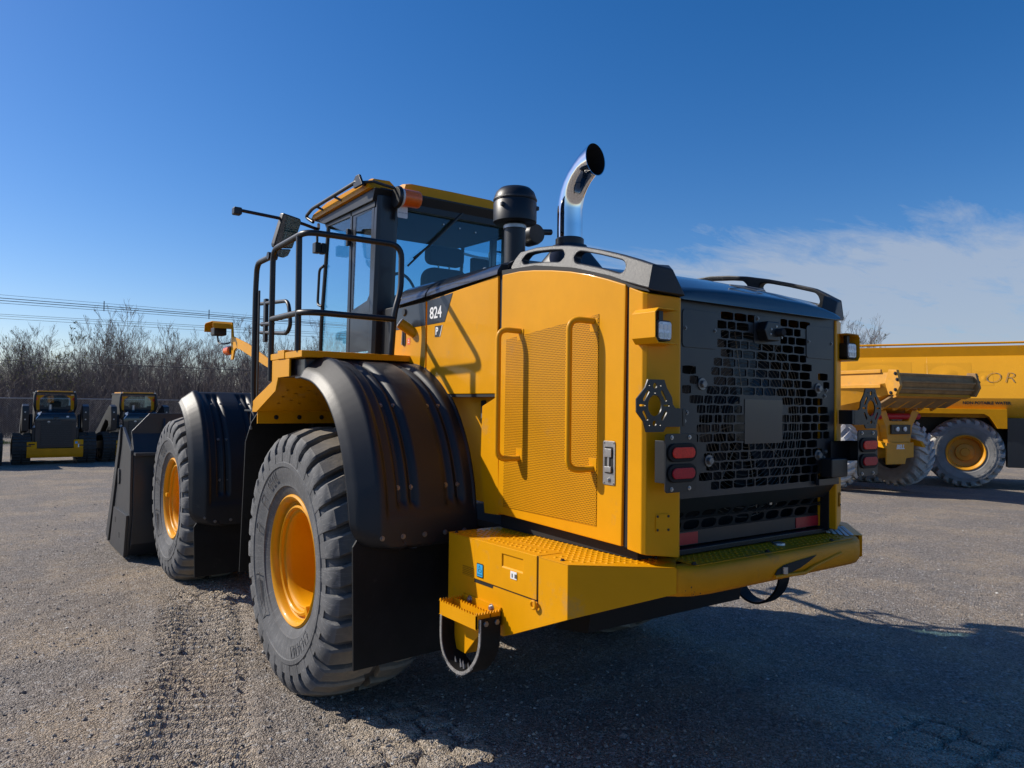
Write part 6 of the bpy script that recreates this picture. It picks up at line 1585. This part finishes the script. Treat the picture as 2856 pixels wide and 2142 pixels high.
# rising bank with dead grass far behind the trees
hb = MB(); rows_ = []
for j, (dp, z) in enumerate(((48, 0), (54, .9), (62, 1.6), (90, 1.9), (300, 2.0))):
    rows_.append([tuple(Vector((at(px, 1120, dp).x, at(px, 1120, dp).y, (z + .35 * math.sin(px * .011 + j)) * max(0, min(1, (2750 - px) / 700, (px + 900) / 400)) - .05))) for px in range(-900, 2760, 60)])
tag(obj('bank', MB().grid(rows_), mat('dead_grass_bank', (.075, .068, .052), .95, var=.4, vscale=.6), smooth=60), 'low grassy bank behind the trees', 'bank', kind='structure')
# pale trailer half seen through the trees
p = at(170, 1120, 46); TRL = empty('box_trailer', (p.x, p.y, 0), R(6)); tag(TRL, 'pale box trailer half seen through the trees', 'trailer')
obj('body', MB().box(-2.6, 2.6, 0, 2.2, 1.05, 2.35), mat('pale_trailer', (.30, .31, .33), .5, var=.1), TRL, bevel=.03)
obj('roof_edge', MB().box(-2.62, 2.62, -.02, .0, 2.30, 2.37), M['whitepaint'], TRL)
for x in (-1.2, -.3): obj('wheel', MB().lathe([(.0, 0), (.42, 0), (.45, .06), (.45, .25), (0, .28)], (x, .1, .45), 'y', 20), M['rubber'], TRL)
obj('chassis', MB().box(-2.5, 2.5, .2, 2.0, .85, 1.05), Bk, TRL)
# trees beyond the tanker on the right
for i, (px, dp, k, sc, lab) in enumerate(((2400, 70, 3, 1.80, 'bare leafless tree top showing above the tanker, right of the work lamp'), (2452, 74, 0, 1.66, 'bare leafless tree top just right of the other one above the tanker'), (2300, 72, 2, 1.8, 'bare leafless tree behind the right corner post of the wheel loader'))):
    p = at(px, 1140, dp); tree(k, p.x, p.y, sc, 1.0 + i, lab, 'bare trees beyond the tanker')

# ---- overhead lines
cab_m = mat('line_cable', (.035, .038, .045), .6)
def line(pts, depth0, depth1, r_, lab, sag=.25, spacers=(), far=None):
    (xa, ya), (xb, yb) = pts; a = at(xa, ya, depth0); b = at(xb, yb, depth1)
    d_ = b - a; a = a - d_ * 1.0; b2 = b + d_ * 3.2; n = 40; P = []
    for i in range(n + 1):
        t = i / n; q = a.lerp(b2, t); P.append(q)
    o = obj('overhead_line', MB().tube(P, r_, 5, caps=False), cab_m); tag(o, lab, 'power line', 'overhead lines across the sky')
    for t in spacers:
        q = at(xa, ya, depth0).lerp(at(xb, yb, depth1), t); obj('spacer', MB().tube([q - Vector((0, 0, .32)), q + Vector((0, 0, .32))], .03, 5), cab_m, o)
line(((0, 822), (700, 880)), 46, 52, .010, 'thin topmost overhead wire left of the cab')
line(((0, 831), (700, 886)), 46, 52, .022, 'thick upper cable of the high bundle, with two spacers', spacers=(.385, .815))
line(((0, 838), (700, 890)), 46, 52, .022, 'thick middle cable of the high bundle')
line(((0, 845), (700, 896)), 46, 52, .014, 'lowest thin wire of the high bundle')
line(((0, 876), (700, 916)), 50, 56, .012, 'upper wire of the lower trio beneath the high bundle')
line(((0, 881), (700, 921)), 50, 56, .012, 'middle wire of the lower trio beneath the high bundle')
line(((0, 888), (700, 929)), 50, 56, .012, 'lowest wire of the lower trio beneath the high bundle')
line(((0, 1004), (700, 1033)), 32.5, 33.5, .018, 'black cable strung low in front of the bare trees')

# ================================================================== TRUCKS ON THE RIGHT
TY2 = mesh_of('tyre', tyre_mb(.80, .60, 24, .055, .40, skew=.20, shoulder=.12, duty=.50), smooth=30); TY2.materials.append(M['tyre_old'])
rim2 = [(.41, .02), (.40, -.01), (.385, -.01), (.36, .04), (.345, .05), (.33, .10), (.32, .18), (.20, .20), (.19, .15), (.10, .14), (.09, .12), (0, .12)]
RIM2 = mesh_of('rim', MB().lathe(rim2, axis='x', n=48, caps=False), smooth=32); RIM2.materials.append(M['yellow_old'])
def frame_empty(name, o, ex):
    """thing whose local x axis is ex (horizontal unit vector), z up"""
    e = empty(name, o); e.rotation_euler = (0, 0, math.atan2(ex[1], ex[0])); return e
def truck_wheel(parent, loc, rz):
    w = empty('wheel', loc, rz, parent); obj('tyre', TY2, None, w); obj('rim', RIM2, None, w, M=Matrix.Translation((-.26, 0, 0))); return w
# --- water tanker: local x runs along the truck (to the right in the photo), local -y faces the camera
K_ = frame_empty('water_tanker', (18.42, 4.52, -.30), (.485, -.875)); K_.scale = (1.17, 1.17, 1.17); tag(K_, 'yellow articulated water tanker marked NON POTABLE WATER at the right edge', 'tanker truck')
w0 = -.02
sect = [(w0 + .12, 1.60), (w0 + .02, 1.82), (w0, 2.04), (w0 + .62, 3.02), (w0 + .68, 3.06), (2.02, 3.06), (2.08, 3.02), (2.70, 2.04), (2.68, 1.82), (2.58, 1.60)]
tk = MB(); xs2 = [-3.2, -3.0, -2.4, -1.6, -.5, .6, 1.7, 3.2, 4.6, 4.9]
rg = []
for i, x in enumerate(xs2):
    f_ = .93 if i in (0, len(xs2) - 1) else 1; rg.append([(x, 1.34 + (y - 1.34) * f_, 2.4 + (z - 2.4) * f_) for y, z in sect])
tko = obj('tank', MB().loft(rg), M['tank_paint'], K_, bevel=0, smooth=30)
co = MB().prism('z', [(-2.9, w0 + .64), (4.6, w0 + .64), (4.6, 2.06), (-2.9, 2.06)], 3.03, 3.27)
obj('top_coaming', co, M['yellow'], K_, bevel=.01)
obj('top_rail', MB().tube([(-2.4, w0 + .66, 3.26), (-2.3, w0 + .66, 3.33), (4.4, w0 + .66, 3.34)], .025, 8), M['yellow'], K_)
obj('weld_seam', MB().tube([(-.72, w0 + .0, 2.05), (-.72, w0 + .62, 3.01)], .006, 5), M['tank_paint'], K_)
# dented plates: shallow buckles standing a little proud of the sheet
def buckle(cx, cz, rx, rz, d, name='dented_plate'):
    nrm = Vector((0, -.845, .535)); upv = Vector((0, .535, .845)); base = lambda z: w0 + .62 * (z - 2.04) / .98
    P = []
    for i in range(13):
        row_ = []
        for j in range(13):
            u_, v_ = (i - 6) / 6, (j - 6) / 6; z = cz + v_ * rz; rr = min(1, math.hypot(u_, v_)); h = d * (math.cos(rr * math.pi * 1.5) * .5 + .1) * (1 - rr) + .002
            row_.append(Vector((cx + u_ * rx, base(z), z)) + nrm * h)
        P.append(row_)
    obj(name, MB().grid(P), M['tank_paint'], K_, smooth=80, fix=False)
buckle(-1.75, 2.62, .70, .28, .030); buckle(-.30, 2.60, .48, .27, .034); buckle(.42, 2.50, .17, .17, .03)
up_t = (0, .535, .845)
text('tank_letters', 'OR', .42, mat('faded_grey_print', (.30, .20, .10), .6), K_, (.70, w0 + .62 * (2.50 - 2.04) / .98 - .016, 2.50), (1, 0, 0), up_t, shear=.28, bold=-.012, depth=.001, space=1.15)
text('tank_notice', 'NON POTABLE WATER', .088, M['black'], K_, (.42, w0 + .004, 1.93), (1, 0, 0), (0, 0, 1), bold=.003, depth=.001)
fe = MB().prism('y', [(-1.35, 1.80), (.80, 1.80), (.80, 1.36), (.62, 1.36), (.54, 1.50), (.46, 1.62), (.36, 1.68), (-1.35, 1.68)], w0 - .12, w0 + .50)
obj('wheel_arch', fe, M['yellow'], K_, bevel=.01)
obj('side_skirt', MB().box(.82, 4.4, .02, .30, .50, 1.60), M['charcoal'], K_, bevel=.01)
obj('chassis_rail', MB().box(-3.1, 4.4, .9, 1.8, .85, 1.66), Bk, K_)
for x in (0.02, -1.95, 5.9):
    truck_wheel(K_, (x, .30, .80), R(90)); truck_wheel(K_, (x, 2.4, .80), R(-90))
tcab = obj('cab', MB().prism('y', [(5.0, .9), (7.2, .9), (7.2, 1.7), (6.4, 2.0), (6.2, 3.1), (5.0, 3.1)], .35, 2.3), M['yellow'], K_, bevel=.04)
obj('cab_window', MB().prism('y', [(5.2, 2.2), (6.2, 2.2), (6.08, 2.95), (5.2, 2.95)], .335, .35), M['glass_dark'], tcab)
# --- articulated dump truck: local x to the photo's right, local -y is its tail
D_ = frame_empty('dump_truck', (14.20, 4.46, -.11), (.985, -.172)); D_.scale = (1.06,) * 3; tag(D_, 'yellow dump truck seen from its tail, with a scuffed tipping body, its tail shade painted in as brown', 'dump truck')
for x, rz in ((-1.14, 0), (1.14, math.pi)): truck_wheel(D_, (x, .55, .80), rz)
for x, rz in ((-1.14, 0), (1.14, math.pi)): truck_wheel(D_, (x, 2.45, .80), rz)
obj('axle', MB().lathe([(.12, -1.0), (.16, -.4), (.26, -.2), (.26, .2), (.16, .4), (.12, 1.0)], (0, .55, .80), 'x', 20), M['yellow_old'], D_)
worn = mat('scuffed_shaded_steel', (.26, .155, .062), .7, var=.35, vscale=4, dirt=(.20, .13, .06), dscale=5, damt=.2)  # scuffs, with the shade on the yellow tail mixed into the brown
# tipping body: sloping chute tail, flared sides
rg = []
for y, zf, zl, zt in ((-1.10, 2.10, 2.10, 2.50), (-.55, 1.86, 1.98, 2.52), (.2, 1.62, 1.84, 2.55), (2.0, 1.52, 1.80, 2.72), (3.7, 1.52, 1.80, 2.80)):
    rg.append([(-1.26, y, zt), (-1.28, y, (zt + zl) / 2), (-1.12, y, zl), (-.75, y, zf), (.75, y, zf), (1.12, y, zl), (1.28, y, (zt + zl) / 2), (1.26, y, zt)])
body = obj('tipping_body', MB().loft(rg), M['yellow_old'], D_, smooth=20)
obj('tail_chute', MB().prism('x', [(-1.24, 2.30), (-1.18, 2.50), (-1.10, 2.50), (-1.10, 2.12), (-1.16, 2.10)], -1.20, 1.20), worn, D_, bevel=.015)
obj('tail_panel', MB().prism('x', [(-1.165, 2.10), (-1.12, 2.12), (-.60, 1.84), (-.62, 1.80)], -1.12, 1.14), worn, D_, bevel=.01)
obj('chute_band', MB().prism('x', [(-1.175, 2.04), (-1.13, 2.10), (-1.02, 2.06), (-1.05, 2.0)], -1.12, 1.16), M['yellow_old'], D_)
for s in (-1, 1):
    ep = obj('chute_end_plate', MB().prism('x', [(-1.32, 2.24), (-1.24, 2.55), (-1.06, 2.56), (-.98, 2.30), (-1.06, 2.06), (-1.22, 2.05)], *sorted((s * 1.20, s * 1.28))), M['yellow_old'] if s < 0 else worn, D_, bevel=.01)
    for y, z in ((-1.26, 2.36), (-1.22, 2.48), (-1.22, 2.16), (-1.12, 2.10)): bolt(ep, (s * 1.285, y, z), (s, 0, 0), .022, BOLTK)
for zz, yy in ((2.47, -1.185), (2.33, -1.245), (2.19, -1.21)): obj('chute_rib', MB().box(-1.19, 1.19, yy - .022, yy + .02, zz - .02, zz + .02), worn, D_, bevel=.006)
for xx in (-.8, -.4, 0, .4, .8): obj('floor_rib', MB().prism('x', [(-1.14, 2.09), (-1.10, 2.10), (-.50, 1.80), (-.52, 1.74)], xx - .03, xx + .03), M['yellow_old'], D_)
obj('side_rib', MB().box(-1.31, -1.275, -.9, 3.6, 2.20, 2.27), M['yellow_old'], D_, bevel=.008)
obj('side_rib', MB().box(-1.30, -1.25, -.9, 3.6, 2.50, 2.57), M['yellow_old'], D_, bevel=.008)
# tail frame with lamps and the lettered flap
tf = MB().prism('y', [(-.62, 1.72), (-.42, 1.40), (-.36, 1.05), (.36, 1.05), (.42, 1.40), (.66, 1.72), (.42, 1.76), (.30, 1.52), (-.30, 1.52), (-.42, 1.76)], -.35, -.18)
obj('tail_frame', tf, M['yellow_old'], D_, bevel=.015)
obj('hinge_pin', MB().lathe([(.07, -.7), (.07, .7)], (0, -.28, 1.62), 'x', 16), M['redlens2'], D_)
lb = obj('lamp_bar', MB().box(-.30, .30, -.40, -.35, 1.24, 1.44), Bk, D_, bevel=.01)
for x in (-.14, .10): obj('tail_lamp', MB().lathe([(0, -.43), (.05, -.425), (.05, -.40)], (x, 0, 1.35), 'y', 16), M['lamp'], lb)
fl2 = obj('tail_flap', MB().prism('y', [(-.46, 1.06), (.40, 1.06), (.40, .74), (.16, .72), (.12, .60), (-.46, .60)], -.40, -.36), M['yellow_old'], D_, bevel=.01)
text('flap_letters', 'BELL', .125, M['white'], fl2, (-.04, -.405, .965), (1, 0, 0), (0, 0, 1), shear=.25, bold=.006, depth=.002)
for s in (-1, 1): obj('suspension_arm', MB().prism('x', [(-.5, .95), (-.42, 1.08), (.5, 1.3), (.6, 1.1)], s * .62 - .05, s * .62 + .05), M['yellow'], D_, bevel=.015)
obj('chassis', MB().box(-.45, .45, -.18, 4.5, 1.0, 1.5), M['yellow_old'], D_, bevel=.02)
cbx = obj('cab', MB().prism('x', [(3.8, 1.2), (3.8, 2.8), (4.8, 2.8), (5.1, 2.1), (5.6, 1.9), (5.6, 1.0)], -.9, .7), M['yellow_old'], D_, bevel=.04)
for x, rz in ((-1.14, 0), (1.14, math.pi)): truck_wheel(D_, (x * .9, 4.8, .80), rz)
